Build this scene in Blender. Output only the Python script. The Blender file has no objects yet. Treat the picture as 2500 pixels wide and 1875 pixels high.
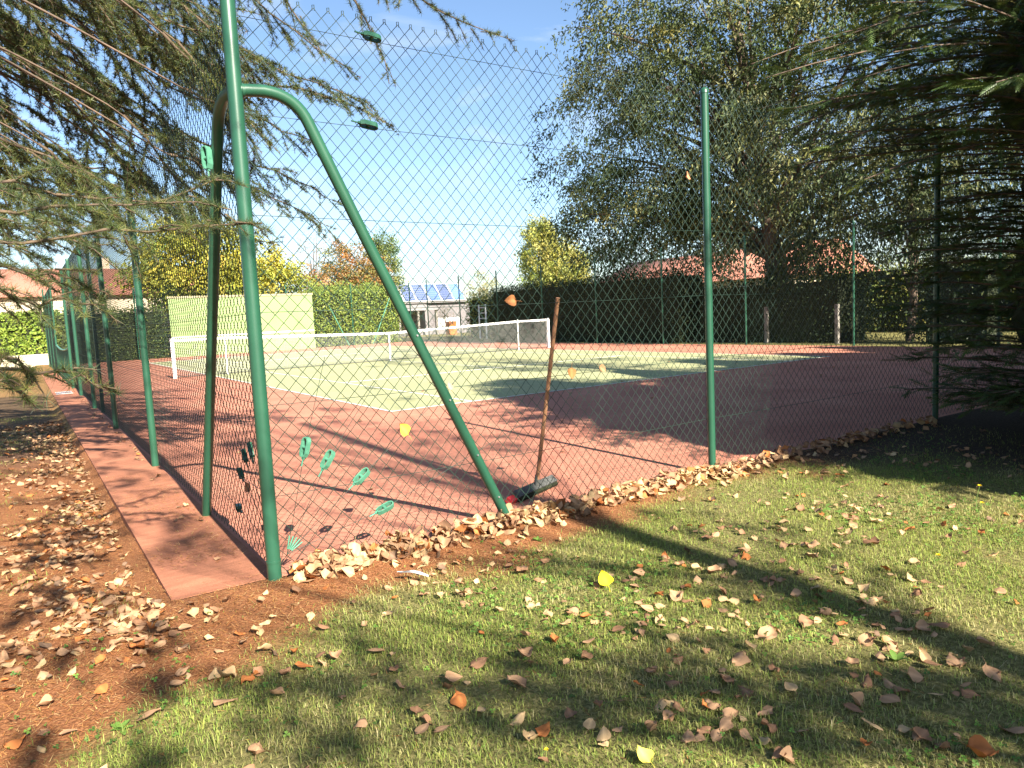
import bpy, math
import numpy as np
from mathutils import Matrix, Vector

# ------------------------------------------------------------------ camera, sky, sun, exposure
scene = bpy.context.scene
col_main = scene.collection
FPX, PIT, ROL, YAW = 1762.15, -0.0976, -0.0481, 0.5937       # solved from court and net dimensions
CAM = np.array([-4.3118, -9.558, 1.3338]); PW, PH = 2500, 1875
FW = np.array([math.sin(YAW)*math.cos(PIT), math.cos(YAW)*math.cos(PIT), math.sin(PIT)])
_R = np.array([math.cos(YAW), -math.sin(YAW), 0.0]); _U = np.cross(_R, FW)
RT = math.cos(ROL)*_R + math.sin(ROL)*_U; UP = -math.sin(ROL)*_R + math.cos(ROL)*_U
cd = bpy.data.cameras.new('camera'); cam = bpy.data.objects.new('camera', cd); col_main.objects.link(cam)
cd.sensor_width = 36; cd.lens = FPX/PW*36; cd.clip_start = 0.05; cd.clip_end = 2000
cam.matrix_world = Matrix(((RT[0], UP[0], -FW[0], CAM[0]), (RT[1], UP[1], -FW[1], CAM[1]), (RT[2], UP[2], -FW[2], CAM[2]), (0, 0, 0, 1)))
scene.camera = cam

SUN_EL = math.radians(33.0); SUN_AZ = math.radians(1.5)       # light travels towards +Y (a little +X)
SUN_DIR = np.array([math.sin(SUN_AZ)*math.cos(SUN_EL), math.cos(SUN_AZ)*math.cos(SUN_EL), -math.sin(SUN_EL)])
world = bpy.data.worlds.new('World'); scene.world = world; world.use_nodes = True
nt = world.node_tree; nt.nodes.clear()
wo = nt.nodes.new('ShaderNodeOutputWorld'); bg = nt.nodes.new('ShaderNodeBackground')
sky = nt.nodes.new('ShaderNodeTexSky'); sky.sky_type = 'NISHITA'; sky.sun_disc = False
sky.sun_elevation = SUN_EL; sky.sun_rotation = math.radians(180); sky.air_density = 1.0; sky.dust_density = 0.6; sky.ozone_density = 3.0
bg.inputs['Strength'].default_value = 0.056
tc = nt.nodes.new('ShaderNodeTexCoord'); mp = nt.nodes.new('ShaderNodeMapping')
mp.inputs['Scale'].default_value = (2.2, 2.2, 9.0); mp.inputs['Rotation'].default_value = (0.10, -0.22, 0.3)
nz = nt.nodes.new('ShaderNodeTexNoise'); nz.inputs['Scale'].default_value = 1.7; nz.inputs['Detail'].default_value = 7; nz.inputs['Roughness'].default_value = 0.55
nz.inputs['Distortion'].default_value = 0.6
cr = nt.nodes.new('ShaderNodeValToRGB'); cr.color_ramp.elements[0].position = 0.53; cr.color_ramp.elements[1].position = 0.88
cr.color_ramp.elements[0].color = (0, 0, 0, 1); cr.color_ramp.elements[1].color = (0.75, 0.75, 0.75, 1)
mx = nt.nodes.new('ShaderNodeMixRGB'); mx.inputs['Color2'].default_value = (5.0, 5.3, 5.8, 1)
L = nt.links.new
L(tc.outputs['Generated'], mp.inputs['Vector']); L(mp.outputs['Vector'], nz.inputs['Vector']); L(nz.outputs['Fac'], cr.inputs['Fac'])
L(cr.outputs['Color'], mx.inputs['Fac']); L(sky.outputs['Color'], mx.inputs['Color1']); L(mx.outputs['Color'], bg.inputs['Color']); L(bg.outputs['Background'], wo.inputs['Surface'])
sl = bpy.data.lights.new('sun', 'SUN'); sl.energy = 5.0; sl.angle = math.radians(0.53); sl.color = (1.0, 0.91, 0.77)
so = bpy.data.objects.new('sun', sl); col_main.objects.link(so); so.location = (-4, -20, 20)
so.rotation_euler = Vector(SUN_DIR).to_track_quat('-Z', 'Y').to_euler()
vs = scene.view_settings; vs.view_transform = 'Standard'; vs.look = 'None'; vs.gamma = 1.0; vs.use_curve_mapping = False; vs.exposure = 2.05
scene.render.engine = 'CYCLES'
cy = scene.cycles; cy.max_bounces = 6; cy.diffuse_bounces = 3; cy.glossy_bounces = 2; cy.transmission_bounces = 3; cy.transparent_max_bounces = 8
cy.caustics_reflective = False; cy.caustics_refractive = False
cy.use_denoising = True

# ------------------------------------------------------------------ pixel helpers (photo pixels give directions only)
def ray(x, y): return FW + RT*(x-PW/2)/FPX - UP*(y-PH/2)/FPX
def gnd(x, y, z=0.0): d = ray(x, y); return CAM + d*(z-CAM[2])/d[2]
def onY(x, y, Y): d = ray(x, y); return CAM + d*(Y-CAM[1])/d[1]
def onX(x, y, X): d = ray(x, y); return CAM + d*(X-CAM[0])/d[0]
def at(x, y, D): return CAM + ray(x, y)*D
def depth(P): return (np.asarray(P)-CAM) @ FW
def proj(P):
    d = np.atleast_2d(P)-CAM; z = d@FW; zz = np.where(z > 0.05, z, 0.05)
    return np.stack([PW/2+FPX*(d@RT)/zz, PH/2-FPX*(d@UP)/zz, z], -1)
def nrm(v): v = np.asarray(v, float); return v/np.maximum(np.linalg.norm(v, axis=-1, keepdims=True), 1e-9)
def sstep(a, b, x): t = np.clip((x-a)/(b-a), 0, 1); return t*t*(3-2*t)
def vnoise(x, y, s, seed=0):
    x = np.asarray(x)*s; y = np.asarray(y)*s
    def h(i, j): v = np.sin(i*127.1+j*311.7+seed*74.7)*43758.5453; return v-np.floor(v)
    i, j = np.floor(x), np.floor(y); fx, fy = x-i, y-j; fx = fx*fx*(3-2*fx); fy = fy*fy*(3-2*fy)
    return (h(i, j)*(1-fx)+h(i+1, j)*fx)*(1-fy)+(h(i, j+1)*(1-fx)+h(i+1, j+1)*fx)*fy

# ------------------------------------------------------------------ mesh helpers
def mesh_np(name, V, T, col=None, smooth=False):
    V = np.ascontiguousarray(V, dtype=np.float32); T = np.ascontiguousarray(T, dtype=np.int32)
    me = bpy.data.meshes.new(name)
    me.vertices.add(len(V)); me.vertices.foreach_set('co', V.ravel())
    me.loops.add(T.size); me.loops.foreach_set('vertex_index', T.ravel())
    me.polygons.add(len(T)); me.polygons.foreach_set('loop_start', np.arange(len(T), dtype=np.int32)*3)
    if smooth: me.polygons.foreach_set('use_smooth', np.ones(len(T), dtype=bool))
    me.update(calc_edges=True)
    if col is not None:
        c = np.ones((len(V), 4), dtype=np.float32); c[:, :3] = col
        a = me.color_attributes.new('col', 'FLOAT_COLOR', 'POINT'); a.data.foreach_set('color', c.ravel())
    return me
def link(name, me, mat, parent=None, loc=None):
    if mat is not None and len(me.materials) == 0: me.materials.append(mat)
    o = bpy.data.objects.new(name, me); col_main.objects.link(o)
    if parent is not None:
        o.parent = parent
        if parent.type == 'EMPTY': o.location = -parent.location
    if loc is not None: o.location = loc
    return o
def tag(o, label=None, cat=None, group=None, kind=None):
    if label: o['label'] = label
    if cat: o['category'] = cat
    if group: o['group'] = group
    if kind: o['kind'] = kind
    return o
def empty(name, loc, label, cat, group=None):
    o = bpy.data.objects.new(name, None); col_main.objects.link(o); o.location = Vector(loc); o.empty_display_size = 0.1
    return tag(o, label, cat, group)
class MB:
    """collects triangles of boxes, tubes and sheets, then links them as one mesh object"""
    def __init__(s): s.V = []; s.T = []; s.n = 0
    def add(s, V, T): V = np.asarray(V, float); s.V.append(V); s.T.append(np.asarray(T, int)+s.n); s.n += len(V); return s
    def quad(s, a, b, c, d): return s.add([a, b, c, d], [[0, 1, 2], [0, 2, 3]])
    def box(s, lo, hi):
        x0, y0, z0 = lo; x1, y1, z1 = hi
        p = [(x0, y0, z0), (x1, y0, z0), (x1, y1, z0), (x0, y1, z0), (x0, y0, z1), (x1, y0, z1), (x1, y1, z1), (x0, y1, z1)]
        for f in ((0, 3, 2, 1), (4, 5, 6, 7), (0, 1, 5, 4), (1, 2, 6, 5), (2, 3, 7, 6), (3, 0, 4, 7)): s.quad(*[p[i] for i in f])
        return s
    def obox(s, c, ax, ay, az):
        c, ax, ay, az = map(np.asarray, (c, ax, ay, az))
        p = [c+i*ax+j*ay+k*az for k in (-1, 1) for i, j in ((-1, -1), (1, -1), (1, 1), (-1, 1))]
        for f in ((0, 3, 2, 1), (4, 5, 6, 7), (0, 1, 5, 4), (1, 2, 6, 5), (2, 3, 7, 6), (3, 0, 4, 7)): s.quad(*[p[i] for i in f])
        return s
    def tube(s, pts, r, n=8, cap=True):
        pts = np.asarray(pts, float); m = len(pts); r = np.broadcast_to(np.asarray(r, float), (m,))
        t = nrm(np.gradient(pts, axis=0)); ref = np.array([0, 0, 1.0]) if abs(t[0][2]) < 0.9 else np.array([1.0, 0, 0])
        V = np.zeros((m, n, 3)); a = np.arange(n)*2*math.pi/n
        u = nrm(np.cross(ref, t[0]))
        for i in range(m):
            u = nrm(u-t[i]*(u@t[i])); w = np.cross(t[i], u)
            V[i] = pts[i]+r[i]*(np.cos(a)[:, None]*u+np.sin(a)[:, None]*w)
        i = np.arange(m-1)[:, None]*n; j = np.arange(n)[None]; k = (j+1) % n
        T = np.concatenate([np.stack([i+j, i+k, i+n+k], -1).reshape(-1, 3), np.stack([i+j, i+n+k, i+n+j], -1).reshape(-1, 3)])
        s.add(V.reshape(-1, 3), T)
        if cap:
            f = np.stack([np.zeros(n-2, int), np.arange(1, n-1), np.arange(2, n)], -1)
            s.add(V[-1], f); s.add(V[0], f[:, ::-1])
        return s
    def arrays(s): return np.concatenate(s.V), np.concatenate(s.T)
    def build(s, name, mat, parent=None, smooth=False, col=None):
        V, T = s.arrays(); return link(name, mesh_np(name, V, T, col, smooth), mat, parent)
def bez(p, n=24):
    p = [np.asarray(q, float) for q in p]; t = np.linspace(0, 1, n)[:, None]
    while len(p) > 1: p = [p[i]*(1-t)+p[i+1]*t for i in range(len(p)-1)]
    return p[0]
def resample(P, n):
    P = np.asarray(P, float); d = np.r_[0, np.cumsum(np.linalg.norm(np.diff(P, axis=0), axis=1))]
    t = np.linspace(0, d[-1], n); return np.stack([np.interp(t, d, P[:, i]) for i in range(3)], -1)
def smoothline(P, n):
    P = np.asarray(P, float)
    if len(P) < 3: return resample(P, n)
    Q = [P[0]]
    for a, b in zip(P[:-1], P[1:]): Q += [a*.75+b*.25, a*.25+b*.75]
    Q.append(P[-1]); return resample(Q, n)
def frames(d, rng, up=None):
    """orthonormal frames (n,3,3) with columns x=d, y, z; random roll, or z towards up"""
    d = nrm(d); n = len(d)
    if up is None: ref = nrm(rng.normal(size=(n, 3)))
    else: ref = np.broadcast_to(np.asarray(up, float), (n, 3))
    y = np.cross(ref, d); bad = np.linalg.norm(y, axis=1) < 1e-3; y[bad] = np.cross(np.array([1.0, 0.1, 0]), d[bad]); y = nrm(y)
    return np.stack([d, y, np.cross(d, y)], -1)
def scatter(tv, tt, O, M, S):
    k = len(tv); n = len(O); S = np.asarray(S, float)
    if S.ndim == 1: S = S[:, None]
    V = np.einsum('nij,nkj->nki', M, tv[None]*S[:, None, :])+O[:, None, :]
    T = (tt[None]+(np.arange(n)*k)[:, None, None]).reshape(-1, 3)
    return V.reshape(-1, 3), T

# ------------------------------------------------------------------ materials
def new_mat(name):
    m = bpy.data.materials.new(name); m.use_nodes = True; n = m.node_tree; n.nodes.clear()
    out = n.nodes.new('ShaderNodeOutputMaterial'); p = n.nodes.new('ShaderNodeBsdfPrincipled'); n.links.new(p.outputs[0], out.inputs[0])
    return m, n, p, out
def noise_node(n, scale, detail=4, rough=0.6, coord='Object', stretch=None):
    t = n.nodes.new('ShaderNodeTexCoord'); x = n.nodes.new('ShaderNodeTexNoise')
    x.inputs['Scale'].default_value = scale; x.inputs['Detail'].default_value = detail; x.inputs['Roughness'].default_value = rough
    if stretch:
        q = n.nodes.new('ShaderNodeMapping'); q.inputs['Scale'].default_value = stretch
        n.links.new(t.outputs[coord], q.inputs['Vector']); n.links.new(q.outputs[0], x.inputs['Vector'])
    else: n.links.new(t.outputs[coord], x.inputs['Vector'])
    return x.outputs['Fac']
def ramp(n, fac, stops):
    r = n.nodes.new('ShaderNodeValToRGB'); e = r.color_ramp.elements
    while len(e) < len(stops): e.new(0.5)
    for k, (p, c) in zip(e, stops): k.position = p; k.color = (*c, 1) if len(c) == 3 else c
    n.links.new(fac, r.inputs['Fac']); return r.outputs['Color']
def mixc(n, fac, a, b, mode='MIX'):
    m = n.nodes.new('ShaderNodeMixRGB'); m.blend_type = mode
    for v, s in ((fac, 'Fac'), (a, 'Color1'), (b, 'Color2')):
        if hasattr(v, 'is_output'): n.links.new(v, m.inputs[s])
        else: m.inputs[s].default_value = v if isinstance(v, (int, float)) else (*v, 1)
    return m.outputs['Color']
def bump(n, p, fac, strength, dist=0.01):
    b = n.nodes.new('ShaderNodeBump'); b.inputs['Strength'].default_value = strength; b.inputs['Distance'].default_value = dist
    n.links.new(fac, b.inputs['Height']); n.links.new(b.outputs[0], p.inputs['Normal'])
def simple(name, c1, c2=None, scale=6, rough=0.7, metal=0.0, bmp=0.0, bscale=40, spec=0.4, stretch=None):
    m, n, p, o = new_mat(name)
    f = noise_node(n, scale, stretch=stretch); c2 = c2 or tuple(x*0.75 for x in c1)
    n.links.new(ramp(n, f, [(0.3, c2), (0.7, c1)]), p.inputs['Base Color'])
    p.inputs['Roughness'].default_value = rough; p.inputs['Metallic'].default_value = metal; p.inputs['Specular IOR Level'].default_value = spec
    if bmp: bump(n, p, noise_node(n, bscale, 5), bmp)
    return m
def foliage(name, transl=0.35, rough=0.55, spec=0.3, tint=(1.0, 1.0, 0.75)):
    m, n, p, out = new_mat(name)
    a = n.nodes.new('ShaderNodeAttribute'); a.attribute_name = 'col'
    n.links.new(a.outputs['Color'], p.inputs['Base Color']); p.inputs['Roughness'].default_value = rough; p.inputs['Specular IOR Level'].default_value = spec
    if transl:
        t = n.nodes.new('ShaderNodeBsdfTranslucent'); n.links.new(mixc(n, 1.0, a.outputs['Color'], tint, 'MULTIPLY'), t.inputs['Color'])
        x = n.nodes.new('ShaderNodeMixShader'); x.inputs[0].default_value = transl
        n.links.new(p.outputs[0], x.inputs[1]); n.links.new(t.outputs[0], x.inputs[2]); n.links.new(x.outputs[0], out.inputs[0])
    return m
M_leaf = foliage('leaf_green'); M_needle = foliage('conifer_needle', 0.2, 0.5, 0.35); M_grass = foliage('grass_blade', 0.35, 0.6, 0.25)
M_bark = simple('bark', (0.16, 0.11, 0.08), (0.06, 0.045, 0.035), 9, 0.9, bmp=0.6, bscale=25, stretch=(1, 1, 0.25))
M_twig = simple('twig_bark', (0.13, 0.09, 0.055), (0.06, 0.042, 0.03), 14, 0.85)
M_green = simple('green_powder_coat', (0.019, 0.080, 0.047), (0.013, 0.060, 0.036), 3, 0.32, spec=0.5, bmp=0.03, bscale=300)
M_wire = simple('green_plastic_coated_wire', (0.020, 0.045, 0.032), (0.012, 0.030, 0.022), 20, 0.45, spec=0.4)
M_tens = simple('pale_green_cast_metal', (0.075, 0.23, 0.155), (0.05, 0.17, 0.11), 30, 0.45)
M_white = simple('white_paint', (0.78, 0.78, 0.76), (0.62, 0.62, 0.60), 8, 0.55)
M_steel = simple('galvanised_steel', (0.5, 0.5, 0.5), (0.35, 0.35, 0.36), 20, 0.4, 0.8)
M_core = simple('dark_core', (0.022, 0.030, 0.010), (0.012, 0.016, 0.006), 8, 0.95)  # dark tone for the solid cores inside hedges and thujas
M_conc = simple('old_concrete', (0.26, 0.24, 0.21), (0.15, 0.14, 0.125), 7, 0.9, bmp=0.4)

def surface_mat(name, stops, scale, fine, bstr=0.35, striation=0.10):
    m, n, p, o = new_mat(name)
    base = ramp(n, noise_node(n, scale, 6, 0.62), stops)
    gr = ramp(n, noise_node(n, fine, 3, 0.7), [(0.3, (0.72, 0.72, 0.72)), (0.7, (1.16, 1.16, 1.16))])
    c = mixc(n, 1.0, base, gr, 'MULTIPLY')
    st = ramp(n, noise_node(n, 26, 3, 0.6, stretch=(0.12, 1, 1)), [(0.35, (1-striation,)*3), (0.65, (1+striation,)*3)])
    c = mixc(n, 1.0, c, st, 'MULTIPLY')
    n.links.new(c, p.inputs['Base Color']); p.inputs['Roughness'].default_value = 0.92; p.inputs['Specular IOR Level'].default_value = 0.15
    bump(n, p, noise_node(n, fine*0.6, 4, 0.7), bstr, 0.006)
    return m
M_red = surface_mat('red_porous_concrete', [(0.25, (0.32, 0.125, 0.085)), (0.5, (0.41, 0.175, 0.118)), (0.75, (0.48, 0.225, 0.15))], 0.9, 130)
M_path = surface_mat('weathered_red_path', [(0.25, (0.19, 0.085, 0.05)), (0.5, (0.30, 0.125, 0.075)), (0.75, (0.37, 0.17, 0.10))], 2.2, 130)
M_court = surface_mat('green_porous_concrete', [(0.25, (0.25, 0.28, 0.155)), (0.5, (0.315, 0.325, 0.175)), (0.8, (0.385, 0.36, 0.20))], 0.5, 130)
M_line = surface_mat('worn_white_line', [(0.3, (0.40, 0.40, 0.32)), (0.6, (0.62, 0.62, 0.56))], 4, 150, 0.2)

def ground_mat():
    m, n, p, o = new_mat('lawn_soil_and_needle_litter')
    a = n.nodes.new('ShaderNodeAttribute'); a.attribute_name = 'col'
    sp = n.nodes.new('ShaderNodeSeparateColor'); n.links.new(a.outputs['Color'], sp.inputs[0])
    thatch = ramp(n, noise_node(n, 55, 5, 0.7), [(0.3, (0.06, 0.06, 0.022)), (0.5, (0.16, 0.15, 0.055)), (0.72, (0.34, 0.29, 0.13))])
    litter = ramp(n, noise_node(n, 90, 5, 0.75), [(0.3, (0.07, 0.030, 0.014)), (0.48, (0.22, 0.09, 0.04)), (0.7, (0.42, 0.21, 0.095))])
    soil = ramp(n, noise_node(n, 40, 5, 0.7), [(0.3, (0.035, 0.025, 0.018)), (0.6, (0.085, 0.06, 0.042)), (0.8, (0.14, 0.10, 0.07))])
    c = mixc(n, sp.outputs[0], thatch, litter); c = mixc(n, sp.outputs[2], c, soil)
    n.links.new(c, p.inputs['Base Color']); p.inputs['Roughness'].default_value = 0.95; p.inputs['Specular IOR Level'].default_value = 0.1
    bump(n, p, noise_node(n, 70, 5, 0.75), 0.8, 0.02)
    return m
M_ground = ground_mat()

# ------------------------------------------------------------------ the setting: ground, court, path
FX, FY = -3.327, -5.793                     # fence corner
def litter_w(x, y):
    t = FY-y
    nse = (vnoise(x, y, 1.7, 1)-.5)*0.5+(vnoise(x, y, 5, 2)-.5)*0.25
    u = t+np.minimum(0, (x+3.5))*0.75-np.clip(-1.2-x, 0, 2.2)*0.10+nse
    front = 1-sstep(0.20, 0.62, u)
    left = sstep(-3.7, -3.95, x)*sstep(-7.0, -6.2, y)*(0.55+0.45*sstep(.35, .6, vnoise(x, y, 1.2, 5)))
    w = np.maximum(front, left)*(y > -9.5)*sstep(2.6, 1.0, x)
    return np.where(y > 1.5, w*0.6, w)
def soil_w(x, y): return np.maximum(sstep(0.3, 1.9, x+(y+6.2)*0.55+(vnoise(x, y, 1.5, 9)-.5)*0.9)*(y < -5.6)*(y > -14), sstep(-3.9, -4.0, x)*sstep(-1.5, 1.5, y)*(y < 12)*0.75)
def gz(x, y):
    x = np.asarray(x, float); y = np.asarray(y, float)
    z = -0.012+(vnoise(x, y, 1.1, 3)-.5)*0.035+(vnoise(x, y, 4, 4)-.5)*0.012
    left = sstep(-3.80, -3.90, x)*sstep(-5.9, -5.5, y); z = z-left*0.085
    near = sstep(0, 0.35, np.abs(y-FY)); z = np.where((x > -3.95) & (y < FY+.1), z*(0.3+0.7*near)+.012*(1-near), z)
    inside = (x > FX+.02) & (x < 14.6) & (y > FY+.02) & (y < 28.3)
    z = np.where(inside, -0.12, z)
    inpath = (x > -3.80) & (x <= FX+.02) & (y > FY+.03) & (y < 22)
    return np.where(inpath, -0.12, z)
xs = np.unique(np.round(np.concatenate([np.linspace(-400, -30, 8), np.linspace(-30, -6, 13), np.arange(-6, 3.0, 0.09), np.linspace(3, 14, 40), np.linspace(14, 40, 14), np.linspace(40, 400, 8), [-3.8, -3.9, FX+.01, FX+.03, 14.59, 14.61]]), 4))
ys = np.unique(np.round(np.concatenate([np.linspace(-300, -30, 6), np.linspace(-30, -10, 8), np.arange(-10, -5.0, 0.08), np.arange(-5, 3, 0.15), np.linspace(3, 30, 40), np.linspace(30, 600, 14), [FY+.01, FY+.03, 28.29, 28.31]]), 4))
X, Y = np.meshgrid(xs, ys); x, y = X.ravel(), Y.ravel(); nx, ny = len(xs), len(ys)
i = (np.arange(ny-1)[:, None]*nx+np.arange(nx-1)[None]).ravel()
T = np.concatenate([np.stack([i, i+1, i+nx+1], -1), np.stack([i, i+nx+1, i+nx], -1)])
me = mesh_np('ground', np.stack([x, y, gz(x, y)], -1), T, np.stack([litter_w(x, y), x*0, soil_w(x, y)], -1), True)
tag(link('ground', me, M_ground), kind='structure')
tag(MB().box((FX+.03, FY+.03, -0.15), (14.5, 28.2, 0.0)).build('court_apron', M_red), kind='structure')
tag(MB().box((0, 0, -0.05), (10.97, 23.77, 0.004)).build('playing_surface', M_court), kind='structure')
def line(x0, y0, x1, y1): tag(MB().box((x0, y0, -0.02), (x1, y1, 0.008)).build('court_line', M_line), kind='structure')
lw = 0.05
line(0, 0, 10.97, lw); line(0, 23.72, 10.97, 23.77)
for xx in (0, 1.372, 9.548, 10.92): line(xx, lw+.001, xx+lw, 23.719)
for yy in (5.485, 18.285): line(1.423, yy, 9.547, yy+lw)
line(5.46, 5.536, 5.51, 18.284)
# red concrete path beside the left fence
pm = MB(); pm.box((-3.815, -5.74, -0.16), (FX+.025, 22, 0.006))
tag(pm.build('path', M_path), kind='structure')
gt = MB()
for k in range(7): gt.box((-3.74+k*.045, 9.6, 0.012), (-3.715+k*.045, 10.1, 0.02))
gt.box((-3.76, 9.55, 0.0), (-3.43, 9.6, 0.022)); gt.box((-3.76, 10.1, 0.0), (-3.43, 10.15, 0.022))
tag(gt.build('drain_grate', M_steel), 'small slotted steel drain grate set in the red path', 'drain')

# ------------------------------------------------------------------ chain link fences
ZW = [onY(1727, yy, FY)[2] for yy in (398, 562.5, 720.5, 874, 1025)]
ZTOP = 2.86; FH = 2.93
def chain_mesh(name, Lx, H, w=0.080, h=0.088, r=0.0021, ribbon=False):
    """zigzag wires of a chain link panel in the x-z plane from x=0..Lx"""
    nw = int(round(Lx/(w/2))); ww = Lx/nw; ns = int(H/(h/2)); hh = h/2
    k = np.arange(ns+1); V = []; T = []; base = 0
    a = np.array([math.pi/2, math.pi/2+2*math.pi/3, math.pi/2+4*math.pi/3]); cx, cyy = np.cos(a)*r, np.sin(a)*r
    px = np.zeros((nw, ns+1)); ii = np.arange(nw)[:, None]
    up = ((k[None]+ii) % 2)
    px = (ii+up)*ww; pz = np.broadcast_to(k*hh+0.02, px.shape); py = np.where(up > 0, 0.0022, -0.0022)
    P = np.stack([px, py, pz], -1)                                   # (nw, ns+1, 3)
    # ring of 3 offset points per node, in the plane across the local vertical-ish direction
    off = np.stack([cx, cyy, np.zeros(3)], -1)
    V = (P[:, :, None, :]+off[None, None]*np.array([1.35, 1.0, 1.0])).reshape(-1, 3)
    i0 = (np.arange(nw)[:, None]*(ns+1)+np.arange(ns)[None]).ravel()*3
    for j in range(3):
        j2 = (j+1) % 3
        T.append(np.stack([i0+j, i0+j2, i0+3+j2], -1)); T.append(np.stack([i0+j, i0+3+j2, i0+3+j], -1))
    return mesh_np(name, V, np.concatenate(T), None, True)
def knuckles(Lx, H, w=0.080, h=0.088):
    b = MB(); zt = int(H/(h/2))*(h/2)+0.02
    ns = int(H/(h/2)); nw = int(round(Lx/(w/2))); ww = Lx/nw
    for q in range(ns % 2, nw+1, 2):
        b.tube([(q*ww-.006, 0, zt-.012), (q*ww-.004, .004, zt+.016), (q*ww+.004, -.004, zt+.016), (q*ww+.006, 0, zt-.012)], .0022, 4)
    return b
def tensioner(name, c, axis, normal, mat, parent, ln=0.10, wd=0.034):
    """flat cast loop with a ratchet spindle: two side plates, round end, drum"""
    a = nrm(axis); n_ = nrm(np.asarray(normal)-a*(np.asarray(normal)@a)); s = np.cross(a, n_); c = np.asarray(c, float)
    b = MB(); th = .0035
    U_ = [c-a*ln*.5-s*wd*.25, c-a*ln*.30-s*wd*.5, c+a*ln*.32-s*wd*.5, c+a*ln*.47-s*wd*.28, c+a*ln*.5, c+a*ln*.47+s*wd*.28, c+a*ln*.32+s*wd*.5, c-a*ln*.30+s*wd*.5, c-a*ln*.5+s*wd*.25]
    for p, q in zip(U_[:-1], U_[1:]):
        d = q-p; b.obox((p+q)/2, d/2*1.04, np.cross(nrm(d), n_)*th, n_*wd*.42)
    b.obox(c-a*ln*.52, a*.010, s*wd*.22, n_*.006)
    o = b.build(name, mat, parent)
    d = MB(); d.tube([c-s*wd*.62, c+s*wd*.62], .009, 10); d.build('spindle', mat, o, True)
    e = MB(); e.tube([c-a*(ln*.5+.012), c-a*(ln*.5+.05)], .0045, 6); e.build('wire_twist', mat, o, True)
    return o
def post(parent, x, y, r, z1, z0=-0.1, cap=True, n=20):
    b = MB(); b.tube([(x, y, z0), (x, y, z1)], r, n); o = b.build('post', M_green, parent, True)
    if cap:
        c = MB(); c.tube([(x, y, z1-.03), (x, y, z1+.002), (x, y, z1+.012)], [r+.0025, r+.0025, r*.6], n); c.build('cap', M_green, o, True)
    return o
def wire(parent, p, q, r=0.0018, sag=0.0):
    p, q = np.asarray(p, float), np.asarray(q, float); t = np.linspace(0, 1, 9)[:, None]
    pts = p*(1-t)+q*t; pts[:, 2] -= (4*t*(1-t))[:, 0]*sag
    return MB().tube(pts, r, 5, False).build('tension_wire', M_wire, parent, True)

# --- front fence
S2, S3 = 3.4173, 3.5216
ff = empty('chain_link_fence', (FX, FY, 0), 'tall green chain link fence along the front, with thick corner post and bent braces', 'fence')
PX = [FX, FX+S2, FX+S2+S3, FX+S2+S3+3.5, FX+S2+S3+7.0]
cp = post(ff, FX, FY, 0.036, 3.08, n=28)
MB().tube([(FX, FY, .10), (FX, FY, .112)], .0385, 28).build('weld_ring', M_green, cp, True)
for q in PX[1:]: post(ff, q, FY, 0.029, FH)
bay = {}
def bay_mesh(Lx, H):
    k = (round(Lx, 2), round(H, 2))
    if k not in bay: bay[k] = chain_mesh('wire_mesh', Lx, H)
    return bay[k]
for a, b in zip(PX[:-1], PX[1:]):
    o = link('wire_mesh', bay_mesh(b-a, 2.98), M_wire, ff); o.location = Vector((a-FX, 0.036, 0)); o['kind'] = 'stuff'
    kb = knuckles(b-a, 2.98); k = kb.build('mesh_knuckles', M_wire, ff, True); k.location = Vector((a-FX, 0.036, 0)); k['kind'] = 'stuff'
    for z in ZW+[ZTOP]: wire(ff, (a, FY+.032, z), (b, FY+.032, z), sag=0.012)
# braces: bent tubes from the corner post, one along each fence
J = 2.49
def brace(fn, parent):
    pts = np.concatenate([[fn(0.0, J)], bez([fn(0.14, J+.012), fn(0.30, J+.01), fn(0.36, J-.12)], 10), bez([fn(0.36, J-.12), fn(0.5, J-.42), fn(0.64, J-.72)], 3)[1:], [fn(1.50, -0.02)]])
    o = MB().tube(pts, .031, 18).build('brace', M_green, parent, True)
    return o
def f_front(s, z): return np.array([FX+s, FY+.004, z])
def f_left(s, z): return np.array([FX-.004, FY+s*1.115, z])
br = brace(f_front, ff)
MB().tube([f_front(.030, J), f_front(.044, J)], .035, 18).build('weld_collar', M_green, br, True)
for t_ in (.3, .52, .72, .88):
    p_ = f_front(.64, J-.72)*(1-t_)+f_front(1.5, -.02)*t_
    MB().tube([p_+[0, -.028, 0], p_+[0, -.038, 0]], .006, 8).build('screw', M_steel, br, True)
# fan of stay wires and tensioners at the foot of the corner post
foot = np.array([FX+.075, FY+.012, 0.12])
fan = [((745, 1092), (793, 870)), ((800, 1122), (962, 862)), ((883, 1163), (1180, 860)), ((940, 1240), (1275, 1035))]
for (dpx, epx) in fan:
    d_ = onY(*dpx, FY+.012); e_ = onY(*epx, FY+.012)
    wire(ff, foot, d_, .0016); wire(ff, d_, e_, .0016)
    tensioner('wire_tensioner', d_, e_-foot, np.cross(e_-foot, [0, 1.0, 0])/np.linalg.norm(e_-foot)+np.array([0, -.55, 0]), M_tens, ff, .105, .036)
for k in range(5):
    an = math.radians(30+k*12); q = foot+np.array([math.cos(an), 0, math.sin(an)])*.10
    MB().tube([foot+np.array([math.cos(an), 0, math.sin(an)])*.03, q], .0042, 6).build('wire_twist', M_tens, ff, True)
for px in ((908, 90), (900, 305)):
    c_ = onY(*px, FY+.012); tensioner('wire_tensioner', c_, (1, 0, -.12), (0.1, -.4, -1), M_green, ff)
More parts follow.
